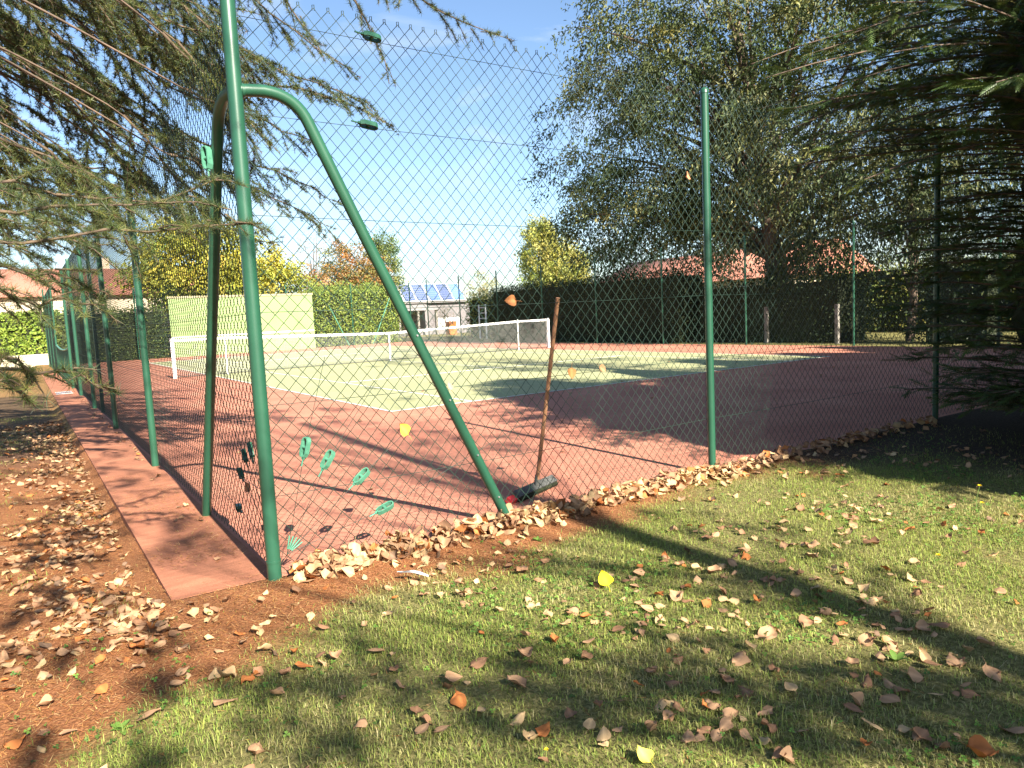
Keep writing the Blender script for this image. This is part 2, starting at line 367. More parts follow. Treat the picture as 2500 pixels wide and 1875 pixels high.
# --- left fence, seen at a grazing angle along the path
lf = empty('chain_link_fence', (FX, 4.0, 0), 'tall green chain link fence beside the red path on the left', 'fence')
LY = [FY, -1.75, 1.75, 5.2, 8.6, 11.4]
for q in LY[1:]: post(lf, FX, q, 0.033, FH)
post(lf, FX+.06, 4.35, 0.03, FH-.02)
for a, b in zip(LY[:-1], LY[1:]):
    o = link('wire_mesh', bay_mesh(b-a, 2.98), M_wire, lf); o.location = Vector((0.036, a-4.0, 0)); o.rotation_euler = (0, 0, math.pi/2); o['kind'] = 'stuff'
    for z in ZW+[ZTOP]: wire(lf, (FX+.034, a, z), (FX+.034, b, z), sag=0.012)
brace(f_left, lf)
for px in ((612, 1098), (597, 1112), (588, 1155), (583, 1240)):
    c_ = onX(*px, FX+.05); tensioner('wire_tensioner', c_, c_-np.array([FX, FY, .1]), (1, -.4, 0), M_green, lf, .09, .034)
    wire(lf, (FX+.04, FY+.05, .12), c_, .0016); wire(lf, c_, c_*2-np.array([FX+.04, FY+.05, .12])+[0, .2, 0], .0016)
c_ = onX(505, 385, FX-.06); tensioner('wire_tensioner', c_, (0, .1, 1), (-1, -.6, 0), M_tens, lf, .12, .04)
# low gate with a dipping top rail, then a last tall stretch
gate = empty('garden_gate', (FX, 15.0, 0), 'low green gate with dipping curved top rail at the far end of the path', 'gate')
gy = np.linspace(11.6, 18.6, 15)
def gtop(v): t = (v-11.6)/7.0; return 0.90+0.10*abs(2*t-1)**2
gp = np.stack([np.full(15, FX), gy, gtop(gy)], -1); MB().tube(gp, .028, 8).build('top_rail', M_tens, gate, True)
for v in np.linspace(11.6, 18.6, 12): MB().tube([(FX, v, 0.02), (FX, v, gtop(v))], .026, 8).build('bar', M_green, gate, True)
MB().tube([(FX, 11.6, .12), (FX, 18.6, .12)], .018, 6).build('bottom_rail', M_green, gate, True)
lf2 = empty('chain_link_fence', (FX, 23.5, 0), 'short tall stretch of green chain link fence beyond the low gate', 'fence')
for q in (19.0, 22.0, 25.0, 28.2): post(lf2, FX, q, 0.03, FH, n=10)
for a, b in ((19.0, 22.0), (22.0, 25.0), (25.0, 28.2)):
    o = link('wire_mesh', bay_mesh(3.0 if b < 26 else 3.2, 2.98), M_wire, lf2); o.location = Vector((0, a-23.5, 0)); o.rotation_euler = (0, 0, math.pi/2); o['kind'] = 'stuff'
# --- right side fence
RX = 14.45; rf = empty('chain_link_fence', (RX, 12.0, 0), 'tall chain link fence along the right side of the court before the dark hedge', 'fence')
RY = [1.5+3.53*k for k in range(-2, 8)]
for q in RY: post(rf, RX, q, 0.032, 3.36, n=10)
rm = chain_mesh('wire_mesh', 3.53, 3.34, r=0.0016)
for q in RY[:-1]:
    o = link('wire_mesh', rm, M_wire, rf); o.location = Vector((0, q-12.0, 0)); o.rotation_euler = (0, 0, math.pi/2); o['kind'] = 'stuff'
for z in (.15, 1.1, 2.2, 3.25): wire(rf, (RX, RY[0], z), (RX, RY[-1], z), .003)
# --- far fence and practice wall
WY = 28.0
fr = empty('chain_link_fence', (6, WY+.35, 0), 'chain link fence across the far end behind the green wall', 'fence')
FXs = [-3.3+3.55*k for k in range(6)]
for q in FXs: post(fr, q, WY+.35, 0.035, 3.35, n=10)
fm = chain_mesh('wire_mesh', 3.55, 3.34, r=0.0016)
for q in FXs[:-1]:
    o = link('wire_mesh', fm, M_wire, fr); o.location = Vector((q-6, 0, 0)); o['kind'] = 'stuff'
for (a, b) in (((13.2, WY+.3, 2.6), (12.0, WY+.3, 0)), ((9.6, WY+.3, 2.2), (10.6, WY+.3, 0))):
    MB().tube([a, b], .03, 8).build('brace', M_tens, fr, True)
wall = empty('practice_wall', (5.1, WY, 0), 'pale green rendered practice wall behind the tennis net', 'wall')
M_wall = simple('pale_green_render', (0.215, 0.30, 0.125), (0.175, 0.25, 0.10), 1.6, 0.85, bmp=0.15, bscale=30, stretch=(1, 1, .4))
M_wallcap = simple('weathered_wall_cap', (0.33, 0.30, 0.18), (0.22, 0.20, 0.12), 5, 0.9)
MB().box((1.64, WY, -.1), (8.6, WY+.2, 2.80)).build('wall_slab', M_wall, wall)
MB().box((1.60, WY-.03, 2.80), (8.64, WY+.23, 2.90)).build('coping', M_wallcap, wall)
MB().box((1.66, WY-.004, 0.92), (8.58, WY+.02, 0.98)).build('painted_line', M_white, wall)

# ------------------------------------------------------------------ tennis net
NY = 11.885; net = empty('tennis_net', (5.485, NY, 0), 'tennis net with white band, posts and singles sticks across the court', 'net')
nx0, nx1 = -0.85, 11.82
def ntop(x): return 0.914+(1.06-0.914)*np.minimum(1, abs(x-5.485)/5.03)**1.05
b = MB()
for x in np.arange(nx0, nx1, 0.045):
    zt = float(ntop(x)); b.box((x, NY-.001, .03), (x+.0038, NY+.001, zt))
xsn = np.linspace(nx0, nx1, 40)
for f_ in np.linspace(.04, .96, 23):
    for a, c in zip(xsn[:-1], xsn[1:]):
        za, zc = ntop(a)*f_, ntop(c)*f_; b.quad((a, NY-.002, za), (c, NY-.002, zc), (c, NY-.002, zc+.0038), (a, NY-.002, za+.0038))
M_net = simple('grey_net_cord', (0.30, 0.31, 0.29), (0.20, 0.21, 0.20), 10, 0.8)
o = b.build('net_mesh', M_net, net); o['kind'] = 'stuff'
b = MB()
for a, c in zip(xsn[:-1], xsn[1:]):
    za, zc = ntop(a), ntop(c)
    b.obox(((a+c)/2, NY, (za+zc)/2-.03), ((c-a)/2, 0, (zc-za)/2), (0, .008, 0), (0, 0, .035))
b.build('head_band', M_white, net)
MB().box((5.46, NY-.012, 0), (5.51, NY+.012, .914)).build('centre_strap', M_white, net)
MB().tube([(nx0, NY-.004, .035), (nx1, NY-.004, .035)], .012, 6).build('foot_cord', simple('dark_cord', (.06, .06, .055)), net, True)
for x in (-0.914, 11.884): MB().box((x-.045, NY-.045, -.05), (x+.045, NY+.045, 1.09)).build('net_post', M_white, net)
for x in (0.458, 10.512): MB().tube([(x, NY-.02, 0), (x, NY-.02, 1.10)], .022, 8).build('singles_stick', M_white, net, True)

# ------------------------------------------------------------------ foliage generators
def strands(P, r0, r1, n=3):
    """thin tapered tubes along many polylines P (N,m,3)"""
    P = np.asarray(P, float); N, m, _ = P.shape
    d = nrm(P[:, -1]-P[:, 0]); ref = np.where(np.abs(d[:, 2:3]) > .9, np.array([[1.0, 0, 0]]), np.array([[0, 0, 1.0]]))
    u = nrm(np.cross(ref, d)); w = np.cross(d, u); a = np.arange(n)*2*math.pi/n
    ring = np.cos(a)[None, :, None]*u[:, None]+np.sin(a)[None, :, None]*w[:, None]          # N,n,3
    t = np.linspace(0, 1, m); r = np.asarray(r0)[..., None]*(1-t)+np.asarray(r1)[..., None]*t; r = np.broadcast_to(r, (N, m))
    V = P[:, :, None]+ring[:, None]*r[:, :, None, None]
    idx = (np.arange(N)[:, None]*m+np.arange(m-1)[None]).ravel()*n; T = []
    for j in range(n):
        k = (j+1) % n; T += [np.stack([idx+j, idx+k, idx+n+k], -1), np.stack([idx+j, idx+n+k, idx+n+j], -1)]
    return V.reshape(-1, 3), np.concatenate(T)
def palette(rng, n, cols, wts=None, jit=0.18):
    cols = np.asarray(cols, float); k = rng.choice(len(cols), n, p=None if wts is None else np.asarray(wts)/np.sum(wts))
    return cols[k]*(1+rng.uniform(-jit, jit, (n, 1)))*(1+rng.uniform(-.06, .06, (n, 3)))
LEAF_V = np.array([(0, 0, 0), (.42, .5, .10), (1, 0, -.12), (.42, -.5, .10)]); LEAF_T = np.array([(0, 1, 2), (0, 2, 3)])
def sprigs(rng, C, A, per, ln, rad, leaf, width, cols, wts=None, droop=0.4, up=0.0):
    """leaf sprigs: centres C, axes A; each a twig of length ln with leaves hanging off it"""
    n = len(C); A = nrm(A); s = rng.uniform(0, 1, (n, per)); 
    pos = C[:, None]+A[:, None]*(s*ln)[..., None]; pos[..., 2] -= droop*ln*s**2
    pos = pos+rng.normal(size=(n, per, 3))*rad*np.array([1, 1, .7])
    d = A[:, None]*.6+rng.normal(size=(n, per, 3))*.7; d[..., 2] -= droop*1.2-up
    O = pos.reshape(-1, 3); d = nrm(d.reshape(-1, 3))
    M = frames(d, rng, None); ref = nrm(rng.normal(size=d.shape)*.7+np.array([0, 0, 1.0])); yv = nrm(np.cross(ref, d)); M = np.stack([d, yv, np.cross(d, yv)], -1)
    sz = leaf*rng.uniform(.65, 1.25, len(O)); V, T = scatter(LEAF_V*np.array([1, width, 1]), LEAF_T, O, M, sz)
    cc = palette(rng, n, cols, wts, .12)[:, None]*(1+rng.uniform(-.22, .22, (n, per, 1)))
    return V, T, np.repeat(cc.reshape(-1, 3), 4, axis=0)
def merge(parts):
    V = []; T = []; C = []; n = 0
    for p in parts:
        V.append(p[0]); T.append(p[1]+n); n += len(p[0])
        if len(p) > 2: C.append(p[2])
    return np.concatenate(V), np.concatenate(T), (np.concatenate(C) if C else None)
def crown_points(rng, blobs, n, shell=.55):
    """points in a set of ellipsoids, kept towards their outer shell"""
    vol = np.array([np.prod(b[1])**.75 for b in blobs]); k = rng.choice(len(blobs), n, p=vol/vol.sum())
    c = np.array([b[0] for b in blobs])[k]; r = np.array([b[1] for b in blobs])[k]
    d = nrm(rng.normal(size=(n, 3))); rr = rng.uniform(shell**2, 1, (n, 1))**.5
    return c+d*r*rr, d
def tree(name, label, base, height, blobs, n, per, ln, rad, leaf, width, cols, wts=None, seed=1, trunk_r=.2, droop=.4, bark=None, shell=.55, cat='tree', group=None, limbs=26, trunk_top=None, spread=.5):
    rng = np.random.default_rng(seed); base = np.asarray(base, float)
    root = empty(name, base, label, cat, group)
    P, d = crown_points(rng, blobs, n, shell); A = d*np.array([1, 1, .5])+rng.normal(size=(n, 3))*spread
    V, T, C = sprigs(rng, P, A, per, ln, rad, leaf, width, cols, wts, droop)
    cr_ = link('crown', mesh_np('crown', V, T, C), M_leaf, root)
    tt = np.asarray(trunk_top, float) if trunk_top is not None else np.array([base[0], base[1], height*.72])
    b = MB(); tp = smoothline([base-[0, 0, .15], base*.6+tt*.4+rng.normal(size=3)*[.12, .12, 0], tt], 12); b.tube(tp, np.linspace(trunk_r, trunk_r*.3, 12), 12)
    b.build('trunk', bark or M_bark, root, True)
    if limbs:
        ends = P[rng.choice(n, min(limbs, n), replace=False)]; L_ = []
        for e in ends:
            h = np.clip((e[2]-base[2])*rng.uniform(.35, .75), 0.25*(tt[2]-base[2]), tt[2]-base[2]); f = h/(tt[2]-base[2]); s = base*(1-f)+tt*f
            L_.append(bez([s, (s+e)/2+[0, 0, .12*np.linalg.norm(e-s)], e], 7))
        V, T = strands(np.array(L_), np.full(len(L_), trunk_r*.28), np.full(len(L_), .012), 5)
        link('limbs', mesh_np('limbs', V, T, None, True), bark or M_bark, root)
    return root
def hedge(name, label, lo, hi, n, leaf, cols, wts=None, seed=1, width=.55, rough=.12, cat='hedge', inset=.16, up=.1, core=True, wav=.12, faces=None):
    """clipped hedge: solid dark core and a shell of single leaves over its faces"""
    rng = np.random.default_rng(seed); lo = np.asarray(lo, float); hi = np.asarray(hi, float); s = hi-lo
    root = empty(name, ((lo[0]+hi[0])/2, (lo[1]+hi[1])/2, lo[2]), label, cat)
    F = faces or ['x0', 'x1', 'y0', 'y1', 'z1']; ar = {'x0': s[1]*s[2], 'x1': s[1]*s[2], 'y0': s[0]*s[2], 'y1': s[0]*s[2], 'z1': s[0]*s[1]}
    w = np.array([ar[f] for f in F]); k = rng.choice(len(F), n, p=w/w.sum()); P = lo+rng.uniform(0, 1, (n, 3))*s; N = np.zeros((n, 3))
    for q, f in enumerate(F):
        m = k == q; ax = 'xyz'.index(f[0]); sd = int(f[1]); P[m, ax] = hi[ax] if sd else lo[ax]; N[m, ax] = 1 if sd else -1
    lump = (vnoise(P[:, 0]+P[:, 2]*.7, P[:, 1]+P[:, 2]*.9, 1.3, seed)-.5)*2*wav
    P = P+N*(lump[:, None]+rng.normal(size=(n, 1))*rough-.04)+rng.normal(size=(n, 3))*.03
    d = nrm(N*.35+rng.normal(size=(n, 3))*.6+np.array([0, 0, up])); ref = nrm(N+rng.normal(size=(n, 3))*.55); yv = nrm(np.cross(ref, d)); M = np.stack([d, yv, np.cross(d, yv)], -1)
    V, T = scatter(LEAF_V*np.array([1, width, 1]), LEAF_T, P, M, leaf*rng.uniform(.6, 1.3, n)); C = palette(rng, n, cols, wts)
    link('foliage', mesh_np('foliage', V, T, np.repeat(C, 4, 0)), M_leaf, root)
    if core: MB().box(lo+[inset, inset, 0], hi-[inset, inset, inset]).build('inner_core', M_core, root)  # solid dark box that stops the view through the leaves
    return root

# ------------------------------------------------------------------ cedar on the left
rng = np.random.default_rng(11)
CED = np.array([-7.4, -4.6, -0.05])
cedar = empty('cedar_tree', CED, 'big dark cedar on the left with needle sprays hanging over the fence corner', 'tree')
ros_o, ros_a, ros_s, tw = [], [], [], []
needle_total = 0
def add_ros(P, tang, size, step):
    """rosettes along polylines P (N,m,3)"""
    N, m, _ = P.shape; ln = np.linalg.norm(np.diff(P, axis=1), axis=2).sum(1); cnt = np.maximum(1, (ln/step).astype(int))
    k = np.repeat(np.arange(N), cnt); t = rng.uniform(.06, 1.0, len(k))*(m-1); i0 = np.minimum(t.astype(int), m-2); f = (t-i0)[:, None]
    o = P[k, i0]*(1-f)+P[k, i0+1]*f; tg = nrm(P[k, i0+1]-P[k, i0])
    side = rng.normal(size=(len(k), 3)); side -= tg*(side*tg).sum(1, keepdims=True); side = nrm(side)
    a = nrm(side+tg*.55+np.array([0, 0, .45]))
    ros_o.append(o); ros_a.append(a); ros_s.append(np.full(len(k), size)*rng.uniform(.75, 1.2, len(k)))
def cedar_branch(P, spread, step=.085, size=.042, rstep=.0125, r0=.012, sub=True, start=.08):
    L_ = np.linalg.norm(np.diff(P, axis=0), axis=1).sum(); n = max(4, int(L_/step)); Q = smoothline(P, n+2)
    Q[1:-1] += rng.normal(size=(n, 3))*.012
    tw.append((resample(Q, 10)[None], np.array([r0]), np.array([.003])))
    add_ros(resample(Q, 10)[None], None, size, rstep*1.2)
    f = np.linspace(0, 1, n+2)[1:-1]; m = f > start; f = f[m]; O = Q[1:-1][m]; tg = nrm(np.gradient(Q, axis=0))[1:-1][m]
    k = len(O); sgn = np.where(np.arange(k) % 2, 1, -1)[:, None]
    hor = nrm(np.cross(tg, np.array([0, 0, 1.0])))
    d = nrm(tg*rng.uniform(.5, 1.0, (k, 1))+hor*sgn*rng.uniform(.45, 1.0, (k, 1))+rng.normal(size=(k, 3))*.22+np.array([0, 0, -.12]))
    ln = spread*(1-.72*f)*rng.uniform(.35, 1.15, k)+.05
    t = np.linspace(0, 1, 6)
    W = O[:, None]+d[:, None]*(ln[:, None]*t)[..., None]; W[..., 2] -= (ln[:, None]*t**2)*rng.uniform(.05, .45, (k, 1))
    tw.append((W[:, [0, 2, 5]], np.full(k, .0045), np.full(k, .0016))); add_ros(W, None, size, rstep)
    if sub:
        for fr_ in (.3, .5, .7, .88):
            big = ln > .22; O2 = W[big, int(fr_*5)]; d1 = d[big]; kk = len(O2)
            if not kk: continue
            h2 = nrm(np.cross(d1, np.array([0, 0, 1.0]))); s2 = np.where(rng.uniform(size=(kk, 1)) > .5, 1, -1)
            d2 = nrm(d1*.8+h2*s2*rng.uniform(.5, 1, (kk, 1))+rng.normal(size=(kk, 3))*.25+np.array([0, 0, -.25])); l2 = ln[big]*rng.uniform(.2, .5, kk)*(1.1-fr_*.5)
            W2 = O2[:, None]+d2[:, None]*(l2[:, None]*t)[..., None]; W2[..., 2] -= (l2[:, None]*t**2)*.3
            tw.append((W2[:, [0, 5]], np.full(kk, .0028), np.full(kk, .0013))); add_ros(W2, None, size, rstep)
limb_paths = []
def hero(pxs, spread, fill=True, **kw):
    P = np.array([at(*p) for p in pxs]); s = P[0]
    root_pt = CED+np.array([0, 0, max(1.2, s[2]*1.25+.5+.3*rng.normal())])
    lp = bez([root_pt, root_pt*.5+s*.5+[0, 0, .5], s-(P[1]-s)*.6, s], 10); limb_paths.append(lp); cedar_branch(P, spread, **kw)
    if fill: cedar_branch(lp[4:], .42, step=.11, rstep=.015, size=.046)
# sprays that can be told apart in the photograph (pixel, pixel, metres away)
hero([(760, -260, 5.4), (900, -110, 5.4), (1040, 10, 5.4), (1150, 70, 5.4), (1255, 100, 5.5)], .32, step=.07)
hero([(700, -220, 5.2), (820, -60, 5.2), (890, 40, 5.2), (935, 130, 5.2), (950, 205, 5.2)], .22)
hero([(420, -240, 5.2), (580, -40, 5.3), (720, 90, 5.4), (830, 150, 5.5), (880, 190, 5.5)], .30)
hero([(540, -240, 5.0), (660, -60, 5.1), (740, 60, 5.2), (790, 140, 5.2)], .26)
hero([(380, -60, 5.6), (540, 90, 5.8), (660, 160, 5.9), (790, 210, 6.0), (900, 250, 6.0), (940, 300, 6.0)], .42)
hero([(420, 140, 6.0), (560, 200, 6.2), (720, 215, 6.2), (860, 250, 6.2), (960, 310, 6.2)], .40)
hero([(430, 220, 6.4), (580, 270, 6.5), (700, 320, 6.5), (800, 370, 6.5)], .40)
hero([(440, 320, 6.8), (560, 380, 7.0), (700, 430, 7.0), (840, 500, 7.0)], .46)
hero([(460, 380, 6.8), (580, 440, 6.9), (700, 500, 6.9), (820, 560, 6.9)], .46)
hero([(440, 440, 7.4), (540, 520, 7.5), (620, 590, 7.5), (690, 590, 7.5)], .40)
near = dict(fill=False, size=.040, rstep=.0095, step=.05, r0=.009)
hero([(-260, 470, 2.7), (0, 450, 2.8), (160, 470, 2.9), (330, 500, 3.0), (470, 470, 3.1), (545, 430, 3.2)], .27, **near)
hero([(-260, 520, 2.5), (-20, 515, 2.6), (190, 510, 2.7), (380, 492, 2.75), (565, 512, 2.8)], .25, **near)
hero([(-260, 600, 2.5), (0, 580, 2.55), (190, 572, 2.6), (380, 570, 2.7), (520, 545, 2.75), (640, 545, 2.8)], .25, **near)
hero([(-260, 640, 2.2), (-60, 640, 2.3), (70, 665, 2.35), (170, 660, 2.4), (250, 745, 2.5)], .20, **near)
hero([(-260, 700, 2.2), (-40, 690, 2.3), (60, 735, 2.4), (140, 738, 2.4), (255, 745, 2.45)], .19, **near)
hero([(-200, 860, 1.9), (-60, 840, 2.0), (20, 850, 2.0), (80, 935, 2.05)], .13, **near)
hero([(-200, 930, 1.9), (-60, 930, 1.95), (30, 945, 1.95), (70, 985, 2.0)], .10, **near)
hero([(-150, 900, 2.2), (30, 905, 2.2), (130, 912, 2.2), (210, 912, 2.2), (285, 950, 2.2)], .05, sub=False, **near)
# the mass of the crown: many sprays running from upper left to lower right
for q in range(112):
    u0 = rng.uniform(-380, 450); v0 = rng.uniform(-380, 400); D = rng.uniform(4.6, 8.2)
    ang = math.radians(rng.uniform(18, 58)); ln = rng.uniform(220, 520)*5.5/D
    if u0+ln*math.cos(ang) > 640: ln = max(150, (640-u0)/math.cos(ang))
    if v0+ln*math.sin(ang) > 560: ln = max(130, (560-v0)/math.sin(ang))
    pts = [(u0+ln*math.cos(ang)*t, v0+ln*math.sin(ang)*(t**1.25), D+.5*t) for t in (0, .33, .66, 1)]
    hero(pts, rng.uniform(.35, .62), fill=q % 3 == 0, step=.085, rstep=.012, size=.048, sub=rng.uniform() < .85)
for q in range(16):                         # lower boughs over the path, seen against the left fence
    u0 = rng.uniform(-300, 230); v0 = rng.uniform(380, 600); D = rng.uniform(5.5, 9.5); ln = rng.uniform(160, 300)*6/D
    hero([(u0+ln*t, v0+ln*.28*t*t, D) for t in (0, .4, .7, 1)], .42, step=.10, rstep=.016, size=.044)
for q in range(26):                         # the rest of the crown, outside the frame, which shades the path and the left of the court
    s = np.array([rng.uniform(-7.5, -4.2), rng.uniform(-9.2, 1.5), rng.uniform(2.6, 7.5)])
    if s[1] > -7 and s[0] > -4.9 and s[2] < 4: s[0] -= 1.6
    a = rng.uniform(-.9, .9); d = np.array([math.cos(a), math.sin(a), -.25]); ln = rng.uniform(.9, 1.9)
    root_pt = CED+np.array([0, 0, s[2]-.6]); limb_paths.append(bez([root_pt, root_pt*.5+s*.5+[0, 0, .4], s-d*.3, s], 10))
    cedar_branch(np.array([s+d*ln*t-[0, 0, .15*ln*t*t] for t in (0, .33, .66, 1)]), .5, step=.13, rstep=.03, size=.055)
O = np.concatenate(ros_o); A = np.concatenate(ros_a); S = np.concatenate(ros_s)
dz = depth(O)
def rosette_template(nn, w, seed):
    r = np.random.default_rng(seed); c = r.uniform(.05, 1, nn); ph = np.arange(nn)*2.39996; s = np.sqrt(1-c*c)
    d = np.stack([c, s*np.cos(ph), s*np.sin(ph)], -1); V = []; 
    for v in d:
        x = nrm(np.cross(v, r.normal(size=3)))*w; l = r.uniform(.75, 1.1); V += [v*.05-x, v*.05+x, v*l]
    return np.array(V), np.arange(nn*3).reshape(-1, 3)
parts = []
ncol = [(.050, .074, .022), (.075, .098, .026), (.14, .15, .038), (.042, .066, .034), (.085, .065, .025)]; nw_ = [4, 4, 2.2, 3, .5]
for lo_, hi_, nn, w in ((-9, 3.6, 13, .020), (3.6, 5.6, 8, .038), (5.6, 99, 5, .064)):
    m = (dz >= lo_) & (dz < hi_)
    if not m.any(): continue
    tv, ttt = rosette_template(nn, w, 5); M = frames(A[m], rng)
    V, T = scatter(tv, ttt, O[m], M, S[m]); C = palette(rng, int(m.sum()), ncol, nw_, .2); parts.append((V, T, np.repeat(C, len(tv), 0)))
V, T, C = merge(parts); NT = len(T)
link('needles', mesh_np('needles', V, T, C), M_needle, cedar)
parts = [strands(*t_) for t_ in tw]; V, T, _ = merge(parts); link('twigs', mesh_np('twigs', V, T, None, True), M_twig, cedar)
V, T = strands(np.array(limb_paths), np.full(len(limb_paths), .012), np.full(len(limb_paths), .005), 5); link('limbs', mesh_np('limbs', V, T, None, True), M_bark, cedar)
MB().tube([CED, CED+[.05, 0, 3], CED+[0, .1, 7], CED+[0, 0, 11]], [.38, .31, .2, .05], 14).build('trunk', M_bark, cedar, True)
print('cedar rosettes', len(O), 'needle tris', NT)

# ------------------------------------------------------------------ thuja row on the right
def spray_template(n=7):
    V = []; T = []
    def tri(a, b, c): k = len(V); V.extend([a, b, c]); T.append([k, k+1, k+2])
    for k in range(n):                                    # side branchlets: narrow pointed leaflets, alternate
        for sg in (-1, 1):
            x = .06+.88*(k+(.4 if sg > 0 else 0))/n; l = .36*(1-.60*x)*(1 if k else .7); a = math.radians(38); dx, dy = math.cos(a)*l, sg*math.sin(a)*l; dr = -.10*l
            tri((x-.03, 0, 0), (x+.055, 0, 0), (x+dx, dy, dr))
    tri((0, -.012, 0), (0, .012, 0), (1, 0, -.05)); tri((.8, -.05, 0), (.8, .05, 0), (1.06, 0, -.06))
    return np.array(V), np.array(T)
SPV, SPT = spray_template(7)
def thuja(label, base, h, prof, nb, seed, extra=(), per=.85, core=.66):
    rng = np.random.default_rng(seed); base = np.asarray(base, float); root = empty('thuja_tree', base, label, 'conifer', 'thuja trees on the right')
    P0, D0, L0 = [], [], []
    z = (.05+.92*rng.uniform(0, 1, nb)**1.35)*h; az = rng.uniform(0, 2*math.pi, nb); ln = np.array([prof(q) for q in z])*rng.uniform(.72, 1.12, nb)
    lines = []
    for q in range(nb):
        d = np.array([math.cos(az[q]), math.sin(az[q]), .25]); s = base+[0, 0, z[q]-.25*ln[q]*.6]; e = s+d*ln[q]
        lines.append(bez([s, s+d*ln[q]*.5+[0, 0, .12*ln[q]], e+[0, 0, -.06*ln[q]]], 9))
    for (zz, a, l, dr) in extra:
        d = np.array([math.cos(a), math.sin(a), 0]); s = base+[0, 0, zz]
        lines.append(bez([s, s+d*l*.5+[0, 0, .35], s+d*l+[0, 0, dr]], 9))
    parts = []
    for ln_ in lines:
        tot = np.linalg.norm(np.diff(ln_, axis=0), axis=1).sum(); n = int(tot*.75/.017*per)
        if n < 2: continue
        f = rng.uniform(.22, 1, n)**.62*8; i0 = np.minimum(f.astype(int), 7); g = (f-i0)[:, None]; o = ln_[i0]*(1-g)+ln_[i0+1]*g; tg = nrm(ln_[i0+1]-ln_[i0])
        sd = nrm(np.cross(tg, [0, 0, 1.0]))*rng.choice([-1, 1], (n, 1)); dd = nrm(tg*rng.uniform(.5, 1.2, (n, 1))+sd*rng.uniform(.2, .9, (n, 1))+rng.normal(size=(n, 3))*.3+[0, 0, -.05])
        P0.append(o+sd*rng.uniform(0, .10, (n, 1))); D0.append(dd); L0.append(rng.uniform(.10, .21, n))
    O = np.concatenate(P0); D = np.concatenate(D0); S = np.concatenate(L0)
    ref = nrm(rng.normal(size=D.shape)*.45+np.array([0, 0, 1.0])); yv = nrm(np.cross(ref, D)); M = np.stack([D, yv, np.cross(D, yv)], -1)
    V, T = scatter(SPV, SPT, O, M, S); C = palette(rng, len(O), [(.034, .062, .016), (.046, .080, .020), (.080, .105, .025), (.055, .045, .015)], [4, 4, 1.6, .5])
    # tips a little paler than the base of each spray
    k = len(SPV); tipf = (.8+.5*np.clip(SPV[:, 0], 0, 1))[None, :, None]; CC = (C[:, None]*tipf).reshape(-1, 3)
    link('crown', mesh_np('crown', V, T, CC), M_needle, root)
    V, T = strands(np.array(lines), np.full(len(lines), .016), np.full(len(lines), .004), 4); link('limbs', mesh_np('limbs', V, T, None, True), M_bark, root)
    MB().tube([base-[0, 0, .1], base+[0, 0, h*.5], base+[0, 0, h*.97]], [.17, .11, .02], 10).build('trunk', M_bark, root, True)
    zz = np.linspace(.25, h*.93, 16); an = np.linspace(0, 2*math.pi, 19)[:-1]; Z, A_ = np.meshgrid(zz, an, indexing='ij')   # solid lumpy core in place of inner twigs, added to block light
    rr = np.array([core*prof(q) for q in zz])[:, None]*(1+.22*np.sin(A_*5+Z*3.1)+.16*np.sin(A_*9-Z*5.3)); Vc = np.stack([base[0]+rr*np.cos(A_), base[1]+rr*np.sin(A_), Z+.12*np.sin(A_*7+Z*4)], -1).reshape(-1, 3)
    i_ = np.arange(15)[:, None]*18; j_ = np.arange(18)[None]; k_ = (j_+1) % 18; Tc = np.concatenate([np.stack([i_+j_, i_+k_, i_+18+k_], -1).reshape(-1, 3), np.stack([i_+j_, i_+18+k_, i_+18+j_], -1).reshape(-1, 3)])
    link('inner_core', mesh_np('inner_core', Vc, Tc), M_core, root)
    return root, len(SPT)*len(O)
rg = np.random.default_rng(3)
prof1 = lambda z: 1.66*np.interp(z, [0, .5, 1.5, 2.3, 3.2, 5.0, 6.8], [.85, 1.02, 1.08, 1.15, 1.40, 1.05, .1])
ext = [(rg.uniform(2.2, 3.6), math.radians(rg.uniform(120, 215)), rg.uniform(2.3, 3.25), rg.uniform(-.25, .35)) for _ in range(34)]
th1, nt1 = thuja('nearest thuja at the right edge with branches reaching over the grass', (3.35, -7.55, -.02), 6.8, prof1, 540, 21, ext, .72, core=.40)
prof2 = lambda z: 1.7*np.interp(z, [0, .6, 2.5, 4.5, 6.6], [.8, 1.0, 1.05, .8, .1])
th2, nt2 = thuja('second thuja of the row, mostly hidden behind the nearest one', (5.9, -7.75, -.02), 6.6, prof2, 170, 22, per=.6)
def copy_tree(root, loc, rz, label, sc=1.0):
    r = root.copy(); col_main.objects.link(r); r.location = Vector(loc); r.rotation_euler = (0, 0, rz); r['label'] = label; r.scale = (sc,)*3
    for ch in list(root.children): c = ch.copy(); col_main.objects.link(c); c.parent = r
    return r
copy_tree(th2, (8.5, -7.9, -.02), 1.3, 'third thuja of the row beyond the right edge', 1.08)
copy_tree(th2, (11.2, -7.9, -.02), 2.9, 'fourth thuja of the row far to the right')
copy_tree(th2, (2.1, -10.9, -.02), 4.0, 'thuja standing behind the viewer on the right')
copy_tree(th2, (2.35, -9.6, -.02), 2.2, 'thuja added outside the frame behind the nearest one to shade the lawn', 1.12)  # unseen tree added so the lawn on the right falls in shade
for k, (x_, y_) in enumerate(((7.2, -9.6), (9.9, -9.7), (12.6, -9.5), (13.6, -7.9))): copy_tree(th2, (x_, y_, -.02), .7+k*1.3, ['first', 'second', 'third', 'fourth'][k]+' thuja of the unseen back row added to deepen the court shade', 1.04)  # unseen trees added to stop sun leaking through the front row
copy_tree(th2, (4.9, -10.4, -.02), 5.0, 'thuja behind the nearest one to the right', 1.05)
print('thuja tris', nt1, nt2)

